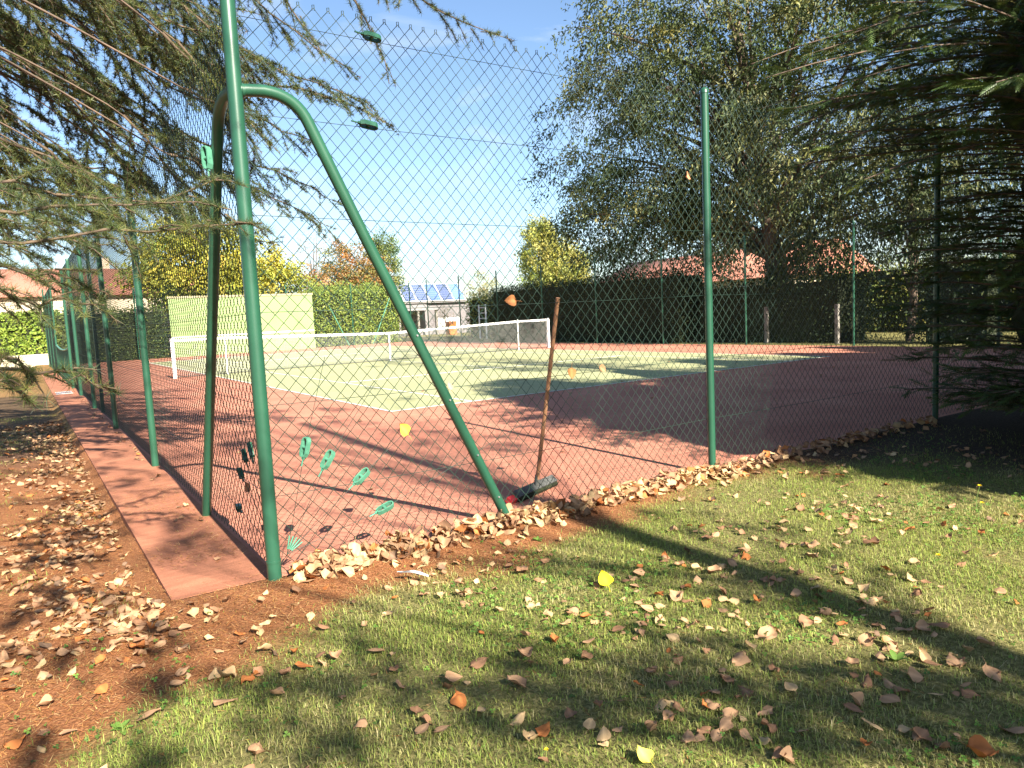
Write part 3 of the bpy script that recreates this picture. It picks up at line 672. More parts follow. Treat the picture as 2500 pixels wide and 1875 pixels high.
# ------------------------------------------------------------------ big tree and hedges beyond the right fence
G1 = [(.055, .082, .032), (.085, .110, .045), (.16, .175, .075), (.25, .24, .085)]
tree('broadleaf_tree', 'large drooping broadleaf tree beyond the dark hedge on the right', (17.6, 5.9, 0), 16,
     [((17.3, 11.3, 7.6), (3.2, 5.6, 4.6)), ((17.4, 6.0, 8.2), (3.6, 5.5, 6.0)), ((17.2, 2.0, 7.2), (3.3, 4.6, 4.6)), ((16.9, 9.0, 12.0), (3.2, 5.5, 4.5)), ((16.8, 12.2, 5.4), (2.4, 3.8, 2.2)), ((17.4, 5.0, 4.2), (2.2, 5.0, 2.0))],
     1200, 95, 1.4, .22, .18, .36, G1, [4, 4, 2.5, .8], 31, .36, .55, limbs=70, trunk_top=(17.3, 7.4, 11))
hedge('hedge', 'tall dark clipped hedge behind the right side fence', (15.0, 8.3, 0), (16.6, 20.7, 2.55), 26000, .075, [(.030, .050, .020), (.045, .065, .026), (.06, .08, .03)], seed=41, rough=.10)
hedge('ivy_bank', 'dark ivy covered bank under the big tree', (15.6, 2.6, 0), (17.4, 8.2, 2.0), 9000, .09, [(.025, .042, .018), (.04, .06, .024)], seed=42, rough=.22, wav=.3, cat='shrub')
hedge('ivy_stump', 'dark ivy covered stump behind the fence at the far right', (15.6, -1.4, 0), (16.6, 0.4, 2.1), 3600, .09, [(.02, .034, .018), (.03, .05, .022)], seed=43, rough=.18, wav=.3, cat='shrub')
tree('slim_tree', 'slim twin stemmed tree before the bright bushes at right', (16.9, 1.25, 0), 6.5, [((16.9, 1.2, 4.2), (1.6, 2.4, 1.6)), ((16.8, -1.0, 4.0), (1.6, 2.6, 1.7))], 120, 70, 1.0, .25, .12, .42, G1, [5, 3, 1, 0], 44, .13, .4, limbs=14)
LIT = [(.17, .22, .05), (.24, .27, .06), (.12, .17, .04), (.32, .30, .09)]
hedge('bush', 'sunlit yellow green bushes seen under the trees at right', (22, -3.0, 0), (24, 7.5, 2.4), 9000, .12, LIT, seed=45, rough=.3, wav=.4, cat='shrub')
for k, (px, py) in enumerate(((1627, 833), (1872, 831), (2044, 832))):
    p_ = gnd(px, py); p_[0] = 15.35; q_ = onX(px, py, 15.35); b = MB(); yy = q_[1]
    b.box((15.30, yy-.05, -.1), (15.40, yy+.05, 1.15)); 
    o = b.build('concrete_post', M_conc); tag(o, ['grey concrete post standing before the end of the dark hedge', 'grey concrete post left of the big tree trunk behind the fence', 'grey concrete post beside the bright bushes behind the fence'][k], 'post', 'old concrete posts behind the right fence')

# ------------------------------------------------------------------ far background
FARH = [(.20, .28, .06), (.26, .33, .07), (.15, .22, .05), (.33, .36, .10)]
hedge('hedge', 'sunlit light green hedge right of the practice wall', (8.9, WY+.6, 0), (13.7, WY+2.2, 3.05), 24000, .11, FARH, [4, 4, 3, 1.2], 51, rough=.2, wav=.25)
hedge('hedge', 'dark green hedge left of the practice wall', (-3.0, WY+.9, 0), (1.6, WY+2.0, 2.4), 7000, .10, [(.07, .11, .035), (.10, .14, .04), (.16, .2, .05)], None, 52, rough=.12)
hedge('hedge', 'bright clipped hedge at the far end of the path', (-9.0, 31.4, .45), (-2.6, 32.8, 2.35), 11000, .13, [(.22, .31, .05), (.28, .36, .06), (.16, .24, .04)], None, 53, rough=.07, width=.8, wav=.05)
b = MB(); b.box((-9.5, 31.0, -.1), (-2.5, 31.35, .42)); b.box((-9.55, 30.96, .42), (-2.45, 31.39, .48))
tag(b.build('low_wall', simple('cream_render', (.62, .55, .40), (.5, .44, .32), 3, .85)), 'low cream garden wall under the bright hedge', 'wall')
YEL = [(.36, .34, .05), (.27, .29, .05), (.17, .21, .045), (.45, .38, .07)]
tree('yellow_tree', 'rounded yellow green tree behind the practice wall', (5.6, 34.5, 0), 7.5, [((5.2, 34.5, 4.4), (3.6, 2.6, 2.7)), ((7.6, 34.3, 3.6), (2.6, 2.2, 1.9)), ((3.2, 34.6, 5.0), (2.2, 2.2, 2.2))], 420, 80, .9, .3, .20, .6, YEL, [4, 4, 3, 1.5], 61, .16, .3, limbs=14)
ORA = [(.34, .17, .06), (.27, .20, .06), (.20, .20, .06), (.40, .24, .12)]
tree('autumn_tree', 'small orange brown autumn tree behind the light green hedge', (13.6, 36, 0), 6.8, [((14.1, 36, 4.7), (1.7, 1.4, 1.9)), ((12.3, 36, 3.6), (1.7, 1.4, 1.4)), ((14.9, 35.6, 3.6), (1.6, 1.4, 1.4))], 260, 64, .7, .22, .16, .5, ORA, [4, 3, 3, 2], 62, .12, .2, limbs=16)
tree('pale_tree', 'thin half bare pinkish tree between the yellow and orange trees', (12.3, 38, 0), 7.2, [((12.5, 38, 5.2), (1.3, 1.2, 2.2))], 55, 26, .7, .22, .12, .4, [(.36, .27, .19), (.30, .25, .13), (.4, .33, .25)], None, 63, .09, .1, limbs=24)
tree('dark_tree', 'narrow dark green tree beside the orange tree', (16.8, 37, 0), 7.4, [((16.9, 37, 4.6), (.95, .95, 2.9))], 150, 60, .6, .2, .15, .5, [(.10, .16, .05), (.16, .21, .06), (.25, .26, .07)], None, 64, .10, .2, limbs=8)
POP = [(.36, .37, .09), (.29, .33, .08), (.42, .39, .12), (.24, .27, .09)]
tree('poplar_tree', 'tall pale yellow poplar above the dark hedge', (47.3, 60, 0), 12, [((47.6, 60, 6.6), (1.6, 1.6, 5.4))], 260, 60, 1.3, .28, .30, .55, POP, None, 65, .2, -.25, limbs=6)
tree('poplar_tree', 'broader yellow green tree right of the tall poplar', (50.6, 60, 0), 10.4, [((50.6, 60, 5.4), (2.6, 2.2, 4.6)), ((52.6, 60, 4.6), (1.8, 1.8, 3.7))], 360, 60, 1.3, .35, .30, .55, POP, [2, 3, 4, 1], 66, .25, -.15, limbs=6)
for k, (px, hh) in enumerate(((1172, 8.4), (1198, 7.0))):
    p_ = onY(px, 760, 90); tree('young_poplar', ['pale thin poplar far behind the grey building', 'fainter thin poplar beside the small yellow bush'][k], (p_[0], 90, 0), hh, [((p_[0], 90, hh*.55), (.9, .9, hh*.45))], 40, 36, 1.1, .25, .3, .5, [(.34, .33, .16), (.4, .38, .22)], None, 67+k, .12, -.2, limbs=5)
hedge('bush', 'small yellow topped bush left of the dark hedge', (17.6, 25.8, 0), (20.4, 27.4, 2.35), 3400, .14, [(.20, .22, .05), (.30, .30, .06), (.10, .13, .04)], None, 69, rough=.2, wav=.3, cat='shrub')
# trellis before that bush
tr = empty('trellis', (17.2, 24.9, 0), 'small pale wooden trellis before the yellow topped bush', 'trellis')
for yy in (24.6, 25.3): MB().box((17.17, yy-.03, 0), (17.23, yy+.03, 1.9)).build('upright', M_white, tr)
for zz in (1.1, 1.4, 1.7): MB().box((17.235, 24.57, zz), (17.27, 25.33, zz+.05)).build('rung', M_white, tr)
# grey house with a row of solar panels
sh = empty('grey_house', (22.4, 40.5, 0), 'low grey house with a row of blue solar panels along its roof', 'house')
M_grey = simple('grey_render', (.19, .175, .18), (.15, .14, .145), 2, .9); M_dk = simple('dark_opening', (.05, .06, .06), (.03, .035, .035), 4, .3, spec=.6)
M_tile = simple('grey_roof_tile', (.22, .21, .20), (.15, .14, .14), 9, .85)
MB().box((17.6, 40, 0), (25.4, 46, 2.40)).build('wall', M_grey, sh)
b = MB(); b.add([(17.3, 39.7, 2.42), (25.1, 39.7, 2.42), (25.1, 41.1, 3.95), (17.3, 41.1, 3.95), (17.3, 46.3, 2.42), (25.1, 46.3, 2.42)], [[0, 1, 2], [0, 2, 3], [3, 2, 5], [3, 5, 4], [0, 3, 4], [1, 5, 2]]); roof = b.build('roof', M_tile, sh)
M_pv = []
for c_ in ((.035, .06, .16), (.05, .12, .36), (.09, .22, .48)):
    m, n, p, o_ = new_mat('solar_cells'); br_ = n.nodes.new('ShaderNodeTexBrick'); br_.offset = 0; br_.inputs['Scale'].default_value = 1.0
    br_.inputs['Brick Width'].default_value = .16; br_.inputs['Row Height'].default_value = .16; br_.inputs['Mortar Size'].default_value = .012
    br_.inputs['Color1'].default_value = (*c_, 1); br_.inputs['Color2'].default_value = (*[v*.85 for v in c_], 1); br_.inputs['Mortar'].default_value = (.18, .22, .30, 1)
    t_ = n.nodes.new('ShaderNodeTexCoord'); n.links.new(t_.outputs['Object'], br_.inputs['Vector']); n.links.new(br_.outputs[0], p.inputs['Base Color']); p.inputs['Roughness'].default_value = .55; M_pv.append(m)
sl_ = nrm([0, 1.4, 1.53]); nn_ = np.array([0, -sl_[2], sl_[1]])
for k in range(7):
    x0 = 17.5+k*1.07; c_ = np.array([x0+.5, 39.72, 2.46])+sl_*.95+nn_*.10
    f_ = MB().obox(c_, (.525, 0, 0), sl_*.93, nn_*.03).build('solar_panel', M_white, sh)
    MB().obox(c_+nn_*.034, (.48, 0, 0), sl_*.885, nn_*.004).build('cell_sheet', M_pv[[0, 0, 0, 0, 1, 0, 2][k]], f_)
b = MB(); b.add([(18.0, 37.6, 1.95), (21.4, 37.6, 1.95), (21.4, 39.95, 2.35), (18.0, 39.95, 2.35), (18.0, 37.6, 1.85), (21.4, 37.6, 1.85)], [[0, 1, 2], [0, 2, 3], [4, 5, 1], [4, 1, 0]]); b.build('porch_roof', M_tile, sh)
for xx in (18.2, 19.7, 21.2): MB().box((xx-.08, 37.7, 0), (xx+.08, 37.86, 1.86)).build('porch_pillar', M_conc, sh)
MB().box((19.9, 39.9, 0), (20.8, 39.99, 1.85)).build('door', M_dk, sh)
w_ = MB().box((18.3, 39.93, .7), (19.3, 39.99, 1.7)).build('window', M_white, sh); MB().box((18.36, 39.91, .76), (19.24, 39.94, 1.64)).build('pane', M_dk, w_)
MB().box((22.4, 39.93, .55), (24.4, 39.99, 1.25)).build('white_cabinet', M_white, sh)
o = MB().box((21.6, 36.6, 0), (22.2, 37.2, .95)); tag(o.build('orange_bin', simple('orange_plastic', (.55, .16, .04), (.45, .12, .03), 3, .5)), 'small orange bin by the grey house behind the net', 'bin')
b = MB(); b.box((17.0, 36.4, 0), (17.25, 44, 1.0)); tag(b.build('garden_wall', M_conc), 'low grey garden wall left of the grey house', 'wall')
for k, (px, lb) in enumerate(((1000, 'thin dry shrub before the grey house, left one'), (1090, 'thin dry shrub before the grey house, right one'))):
    p_ = onY(px, 800, 33); tree('dry_shrub', lb, (p_[0], 33, 0), 1.7, [((p_[0], 33, 1.0), (.9, .5, .7))], 40, 24, .5, .15, .08, .5, [(.12, .12, .05), (.2, .15, .09), (.09, .11, .04)], None, 80+k, .04, .1, limbs=22, cat='shrub', trunk_top=(p_[0], 33, .8))
# mast
ms = empty('mast', (36.9, 60, 0), 'thin antenna mast rising behind the grey house', 'mast')
MB().tube([(36.9, 60, 0), (36.9, 60, 7.3)], .06, 6).build('pole', M_steel, ms, True)
for zz in (5.3, 5.6): MB().tube([(36.55, 60, zz), (37.25, 60, zz)], .03, 5).build('cross_arm', M_steel, ms, True)
# houses glimpsed through the trees
M_rt = simple('red_clay_tile', (.42, .18, .12), (.32, .13, .09), 12, .85); M_cr = simple('cream_house_render', (.66, .56, .42), (.58, .49, .37), 2, .9)
def house(label, lo, hi, zr, axis, wins, rmat=M_rt):
    h = empty('house', ((lo[0]+hi[0])/2, (lo[1]+hi[1])/2, 0), label, 'house')
    MB().box((lo[0], lo[1], 0), (hi[0], hi[1], lo[2])).build('wall', M_cr, h); e = .4; z0 = lo[2]-.05; x0, y0, x1, y1 = lo[0]-e, lo[1]-e, hi[0]+e, hi[1]+e
    if axis == 'x': v = [(x0, y0, z0), (x1, y0, z0), (x1, (y0+y1)/2, zr), (x0, (y0+y1)/2, zr), (x0, y1, z0), (x1, y1, z0)]
    else: v = [(x0, y1, z0), (x0, y0, z0), ((x0+x1)/2, y0, zr), ((x0+x1)/2, y1, zr), (x1, y1, z0), (x1, y0, z0)]
    r_ = MB().add(v, [[0, 1, 2], [0, 2, 3], [3, 2, 5], [3, 5, 4], [0, 3, 4], [1, 5, 2]]).build('roof', rmat, h)
    cx_, cy_ = (lo[0]+hi[0])/2+1, (lo[1]+hi[1])/2; MB().box((cx_, cy_, zr-.6), (cx_+.6, cy_+.6, zr+.7)).build('chimney', M_cr, r_)
    for (a, b_, f) in wins:
        if f == 'y': w = MB().box((a, lo[1]-.03, b_), (a+1.0, lo[1]+.02, b_+1.2)).build('window', M_white, h); MB().box((a+.08, lo[1]-.05, b_+.08), (a+.92, lo[1]-.025, b_+1.12)).build('pane', M_dk, w)
        else: w = MB().box((lo[0]-.03, a, b_), (lo[0]+.02, a+1.0, b_+1.2)).build('window', M_white, h); MB().box((lo[0]-.05, a+.08, b_+.08), (lo[0]-.025, a+.92, b_+1.12)).build('pane', M_dk, w)
    return h
house('house with pinkish red tiled roof beyond the left fence', (-6.5, 42, 3.7), (5.5, 50, 3.7), 5.6, 'x', [(-4.5, 1.0, 'y'), (0.5, 1.0, 'y')])
house('house with pink tiled roof glimpsed behind the big tree', (28, 13, 2.6), (36, 28, 2.6), 4.5, 'y', [(15, 1, 'x'), (21, 1, 'x')])
hedge('far_hedge', 'long low far tree belt closing the view', (-60, 100, 0), (130, 106, 3.2), 9000, .7, [(.10, .13, .05), (.16, .18, .07)], None, 90, rough=.5, wav=.6, faces=['y0', 'z1'])
hedge('far_hedge', 'long low far hedge on the right side', (75, -30, 0), (80, 100, 3.4), 6000, .7, [(.10, .13, .05), (.16, .18, .07)], None, 91, rough=.5, wav=.6, faces=['x0', 'z1'])

# ------------------------------------------------------------------ trees behind the viewer, whose shadows dapple the lawn
rng = np.random.default_rng(77)
def shade_tree(label, base, tt, spots, seed, leaf=.075, per=70):
    """spots: (pixel x, pixel y, radius m on the ground, height of the leaf clump)"""
    rng = np.random.default_rng(seed); base = np.asarray(base, float); root = empty('poplar_tree', base, label, 'tree', 'poplars behind the viewer')
    C = []; R = []
    for (u, v, r, h) in spots:
        p = gnd(u, v); C.append(p-SUN_DIR*(h/-SUN_DIR[2])*1.0); R.append(r)  # crown shaped for its shade: each clump set sunward of a wanted shadow spot
    C = np.array(C); R = np.array(R); parts = []
    for c, r in zip(C, R):
        n = int(per*(r/.25)**2)+6; O = c+rng.normal(size=(n, 3))*r*np.array([.55, .7, .45]); d = nrm(rng.normal(size=(n, 3))-[0, 0, .4]); M = frames(d, rng)
        V, T = scatter(LEAF_V*np.array([1, .85, 1]), LEAF_T, O, M, leaf*rng.uniform(.7, 1.3, n)); parts.append((V, T, np.repeat(palette(rng, n, [(.2, .22, .05), (.3, .28, .06)]), 4, 0)))
    V, T, Cc = merge(parts); link('crown', mesh_np('crown', V, T, Cc), M_leaf, root)
    b = MB(); tt = np.asarray(tt, float); b.tube(smoothline([base-[0, 0, .1], (base+tt)/2+[.06, 0, 0], tt], 10), np.linspace(.15, .06, 10), 10); b.build('trunk', M_bark, root, True)
    L_ = []
    for c in C:
        f = np.clip((c[2]-base[2])*.7/(tt[2]-base[2]), .2, .98); s = base*(1-f)+tt*f; L_.append(bez([s, (s+c)/2+[0, 0, .3], c], 6))
    V, T = strands(np.array(L_), np.full(len(L_), .014), np.full(len(L_), .004), 4); link('limbs', mesh_np('limbs', V, T, None, True), M_bark, root)
    return root
def around(lst, h, k, jit, r):
    out = []
    for (u, v) in lst:
        for _ in range(k): out.append((u+rng.normal()*jit, v+rng.normal()*jit*.45, r*rng.uniform(.6, 1.3), h+rng.normal()*.3))
    return out
lawn = around([(880, 1600), (760, 1680), (930, 1690), (560, 1640), (430, 1660), (640, 1760), (830, 1800)], 5.0, 2, 45, .085)
lawn += around([(1300, 1640), (1420, 1700), (1200, 1720), (1560, 1640), (1500, 1740), (1650, 1560)], 5.2, 2, 60, .085)
lawn += around([(1800, 1600), (1950, 1640), (2080, 1700), (2250, 1680), (1900, 1760), (2400, 1740), (2330, 1640)], 5.0, 2, 60, .085)
lawn += around([(300, 1840), (150, 1850), (80, 1600), (120, 1420), (260, 1480), (40, 1500), (200, 1330), (60, 1320), (320, 1560)], 4.5, 2, 40, .08)
lawn += around([(1560, 1250), (1700, 1270), (1830, 1290), (1990, 1330), (2180, 1400)], 5.6, 2, 40, .07)
court = around([(760, 1060), (860, 1040), (980, 1060), (1060, 1090), (1180, 1110), (1120, 1060), (900, 1090), (1300, 1060), (700, 1030), (620, 1050)], 7.6, 2, 38, .17)
court += around([(560, 1090), (520, 1060), (470, 1040), (420, 1110), (640, 1000), (440, 1000), (350, 960), (820, 985), (930, 960)], 8.2, 2, 34, .2)
court += around([(300, 1180), (380, 1280), (250, 1120), (520, 1330), (430, 1330), (200, 1050)], 6.4, 2, 20, .13)
pA = gnd(2000, 1480); bA = np.array([pA[0]-.12, -14.6, 0])
shade_tree('tall slim poplar behind the viewer whose trunk shadow crosses the lawn', bA, bA+[.0, 0, 9.5], lawn+court, 78)
# random leaf clumps on an unseen tree, placed to streak the far court with shade
far = []
for k in range(46): far.append((rng.uniform(900, 1900), rng.uniform(872, 905), rng.uniform(.25, .6), rng.uniform(8.5, 11)))
for k in range(14): far.append((rng.uniform(850, 1300), rng.uniform(850, 872), rng.uniform(.2, .5), rng.uniform(10, 12)))
shade_tree('unseen tall poplar right of the viewer, shaped to shade the far court', (6.0, -9.9, 0), (6.0, -9.9, 12), far, 79, .10, 34)

# ------------------------------------------------------------------ lawn, needle litter, clover
rng = np.random.default_rng(101)
def in_frame(P, mx=90, my=110):
    q = proj(P); return (q[:, 2] > .6) & (q[:, 0] > -mx) & (q[:, 0] < PW+mx) & (q[:, 1] < PH+my) & (q[:, 1] > 0)
def sample(n, x0, x1, y0, y1):
    P = np.stack([rng.uniform(x0, x1, n), rng.uniform(y0, y1, n), np.zeros(n)], -1); P[:, 2] = gz(P[:, 0], P[:, 1]); return P[in_frame(P)]
P = sample(330000, -5.0, 3.4, -9.2, FY-.03)
dens = (1-litter_w(P[:, 0], P[:, 1])*.985)*(1-soil_w(P[:, 0], P[:, 1])*.9)*(.35+.65*sstep(.2, .6, vnoise(P[:, 0], P[:, 1], 3.1, 6)))
dens *= np.clip(3.2/depth(P), .45, 1)
P = P[rng.uniform(size=len(P)) < dens*.85]
P2 = sample(60000, -5.2, -3.86, FY+.1, 6); P2 = P2[rng.uniform(size=len(P2)) < .22*sstep(.45, .7, vnoise(P2[:, 0], P2[:, 1], 2.2, 8))]
P = np.concatenate([P, P2]); n = len(P)
az = rng.uniform(0, 2*math.pi, n); lean = rng.uniform(.25, 1.6, n); h = rng.uniform(.012, .030, n)*(1+.5*(vnoise(P[:, 0], P[:, 1], 2.0, 7)-.3)); long_ = rng.uniform(size=n) < .012; h[long_] *= 2.3
d = np.stack([np.cos(az), np.sin(az), np.zeros(n)], -1); sd = np.stack([-np.sin(az), np.cos(az), np.zeros(n)], -1)
wd = rng.uniform(.0009, .0019, n)[:, None]; up_ = np.array([0, 0, 1.0])
base = P-up_*.006; mid = P+up_*(h*.55)[:, None]+d*(h*lean*.35)[:, None]; tip = P+up_*(h*(1-.42*lean))[:, None]+d*(h*lean)[:, None]
V = np.stack([base-sd*wd, base+sd*wd, mid-sd*wd*.75, mid+sd*wd*.75, tip], 1).reshape(-1, 3)
k = (np.arange(n)*5)[:, None]; T = np.concatenate([k+[0, 1, 3], k+[0, 3, 2], k+[2, 3, 4]])
dry = sstep(.45, .90, vnoise(P[:, 0], P[:, 1], 2.6, 12)*.6+rng.uniform(0, 1, n)*.4)[:, None]
g1 = palette(rng, n, [(.17, .235, .05), (.235, .295, .06), (.30, .34, .08)], [3, 4, 3]); g2 = palette(rng, n, [(.40, .34, .15), (.33, .31, .11), (.46, .40, .21)])
C = g1*(1-dry)+g2*dry
go = link('grass', mesh_np('grass', V, T, np.repeat(C, 5, 0)), M_grass); tag(go, 'short patchy green and straw coloured lawn grass', 'grass', kind='stuff')
NGR = n
# cedar needle litter
P = sample(330000, -5.0, 2.2, -8.4, -2.0)
on_path = (P[:, 0] > -3.80) & (P[:, 0] < FX-.02) & (P[:, 1] > -5.70); P = P[~((P[:, 0] > FX-.02) & (P[:, 1] > FY))]
on_path = (P[:, 0] > -3.80) & (P[:, 0] < FX-.02) & (P[:, 1] > -5.70); P[on_path, 2] = .0065
pw = np.where(on_path, .75*sstep(.25, .65, vnoise(P[:, 0], P[:, 1], 2.4, 14)), litter_w(P[:, 0], P[:, 1])); P = P[rng.uniform(size=len(P)) < np.maximum(pw, .025)*.55*np.clip(3.6/depth(P), .3, 1)]
n = len(P); az = rng.uniform(0, math.pi, n)+.0; L_ = rng.uniform(.018, .055, n); d = np.stack([np.cos(az), np.sin(az), rng.uniform(-.12, .2, n)], -1); sd = np.stack([-np.sin(az), np.cos(az), np.zeros(n)], -1)
P[:, 2] += .003+rng.uniform(0, .008, n)*(P[:, 2] < .01)
wd = rng.uniform(.0008, .0018, n)[:, None]; V = np.stack([P-sd*wd, P+sd*wd, P+d*L_[:, None]], 1).reshape(-1, 3)
C = palette(rng, n, [(.40, .17, .06), (.50, .26, .09), (.20, .085, .035), (.60, .40, .18)], [4, 3, 4, 2])
tag(link('needle_litter', mesh_np('needle_litter', V, np.arange(n*3).reshape(-1, 3), np.repeat(C, 3, 0)), M_grass), 'rust coloured fallen conifer needles along the fence', 'needles', kind='stuff')
# clover and small weeds
tv = []; tt_ = []
for q in range(3):
    a = q*2*math.pi/3; c_, s_ = math.cos(a), math.sin(a); R_ = lambda x, y, z: (x*c_-y*s_, x*s_+y*c_, z); k = len(tv)
    tv += [R_(.05, 0, 0), R_(.45, .42, .10), R_(.95, .30, .05), R_(.85, 0, -.02), R_(.95, -.30, .05), R_(.45, -.42, .10)]; tt_ += [[k, k+1, k+2], [k, k+2, k+3], [k, k+3, k+4], [k, k+4, k+5]]
P = sample(60000, -5, 2.5, -9.1, FY-.15)
P = P[rng.uniform(size=len(P)) < (.06+.94*sstep(.60, .76, vnoise(P[:, 0], P[:, 1], 2.3, 17)))*(1-litter_w(P[:, 0], P[:, 1])*.8)*(1-soil_w(P[:, 0], P[:, 1])*.8)*.42]
n = len(P); P[:, 2] += rng.uniform(.006, .028, n); nv = nrm(rng.normal(size=(n, 3))*.35+up_); xv = nrm(np.cross(nv, rng.normal(size=(n, 3)))); M = np.stack([xv, np.cross(nv, xv), nv], -1)
V, T = scatter(np.array(tv), np.array(tt_), P, M, rng.uniform(.006, .013, n)); C = palette(rng, n, [(.10, .20, .035), (.14, .26, .045), (.07, .14, .03)])
tag(link('clover', mesh_np('clover', V, T, np.repeat(C, len(tv), 0)), M_grass), 'green clover and tiny weeds spread through the lawn', 'clover', kind='stuff')
# broad leaved weeds
def rosette_weed(label, px, R, nl, seed):
    r = np.random.default_rng(seed); p = gnd(*px); p[2] = gz(p[0], p[1]); root = empty('weed_plant', p, label, 'weed', 'broad leaved weeds in the lawn')
    for q in range(nl):
        a = q*2.4+r.uniform(-.2, .2); el = r.uniform(.35, 1.0); l = R*r.uniform(.7, 1.1); dd = np.array([math.cos(a)*math.cos(el), math.sin(a)*math.cos(el), math.sin(el)]); s = np.array([-math.sin(a), math.cos(a), 0]); Vv = []; t_ = np.linspace(0, 1, 6)
        for u in t_: w = l*.17*math.sin(math.pi*min(1, u*.93+.07))**.8; c_ = p+dd*l*u-np.array([0, 0, l*.5*u*u*.6]); Vv += [c_-s*w+[0, 0, w*.3], c_, c_+s*w+[0, 0, w*.3]]
        Tt = []
        for u in range(5):
            for c_ in (0, 1): i_ = u*3+c_; Tt += [[i_, i_+1, i_+4], [i_, i_+4, i_+3]]
        Cc = np.tile(np.array([.13, .23, .045])*r.uniform(.75, 1.25), (18, 1)); link('leaf', mesh_np('leaf', np.array(Vv), np.array(Tt), Cc, True), M_grass, root)
rosette_weed('bright green weed rosette on the needle litter at lower left', (296, 1775), .055, 9, 1)
rosette_weed('upright broad leaved weed in the grass right of centre', (2187, 1610), .075, 5, 2)
rosette_weed('small green weed in the litter near the brace foot', (1312, 1310), .05, 7, 3)
rosette_weed('small green weed by the end of the red path', (640, 1345), .05, 6, 4)

# ------------------------------------------------------------------ fallen leaves
def leaf_arrays(rg, nu, nv, w=.46, cup=.3, bend=.3, wob=.05, tipn=1.0, petiole=True):
    u = np.linspace(0, 1, nu+1); v = np.linspace(-1, 1, nv+1); U_, V_ = np.meshgrid(u, v, indexing='ij')
    wid = w*np.sin(math.pi*np.clip(U_, .0, 1)**.62)**.75*(1-.25*U_**3*tipn)+.004
    x = U_-.5; y = wid*V_; ph = rg.uniform(0, 6, 4)
    z = cup*np.abs(V_)**1.6*wid*1.3+bend*(U_-.4)**2*1.1+wob*np.sin(U_*7+ph[0]+V_*2)*.8+wob*np.sin(V_*6+ph[1]+U_*3)*np.abs(V_)
    fold = rg.uniform(-.25, .5); y = y*(1-.35*max(0, fold)); P = np.stack([x, y, z], -1).reshape(-1, 3)
    i_ = (np.arange(nu)[:, None]*(nv+1)+np.arange(nv)[None]).ravel(); T = np.concatenate([np.stack([i_, i_+nv+1, i_+nv+2], -1), np.stack([i_, i_+nv+2, i_+1], -1)])
    shade = (1-.16*np.abs(np.sin(U_*16+np.abs(V_)*5))*(np.abs(V_) > .05)+.22*(np.abs(V_) < .3))
    if petiole:
        k = len(P); c_ = [(-.5, 0, P[nv//2, 2]), (-.72, .03, P[nv//2, 2]+.06), (-.95, .08, P[nv//2, 2]+.03)]
        for q in range(2):
            a, b_ = np.array(c_[q]), np.array(c_[q+1]); P = np.concatenate([P, [a+[0, .012, 0], a-[0, .012, 0], b_+[0, .010, 0], b_-[0, .010, 0]]]); T = np.concatenate([T, [[k, k+1, k+3], [k, k+3, k+2]]]); k += 4
    sh = np.concatenate([shade.ravel(), np.full(len(P)-shade.size, .8)]); return P, T, sh
TAN, STRAW, BROWN, RUST, DARK = (.42, .255, .145), (.52, .36, .19), (.29, .16, .09), (.42, .155, .05), (.20, .13, .085)
M_dead = foliage('dead_leaf', .22, .75, .15, (1.0, .8, .55))
lrg = np.random.default_rng(303); tones = [('tan', TAN), ('straw', STRAW), ('brown', BROWN), ('rust', RUST), ('greyish', DARK)]
forms = [('flat', dict(cup=.10, bend=.08, wob=.03)), ('curled', dict(cup=.38, bend=.3, wob=.09)), ('cupped', dict(cup=-.3, bend=-.15, wob=.08)), ('crinkled', dict(cup=.2, bend=.25, wob=.13))]
variants = {}
for ti, (tn, tcv) in enumerate(tones):
    for fi, (fn_, kw) in enumerate(forms):
        for rep in range(2):
            P_, T_, sh_ = leaf_arrays(lrg, 6, 4, w=lrg.uniform(.34, .52), **kw); me = mesh_np('fallen_leaf', P_, T_, np.array(tcv)[None]*sh_[:, None], True); me.materials.append(M_dead); variants[(ti, fi, rep)] = me
lo_variants = [[leaf_arrays(lrg, 3, 2, w=lrg.uniform(.36, .5), petiole=False, **kw) for fn_, kw in forms] for _ in range(2)]
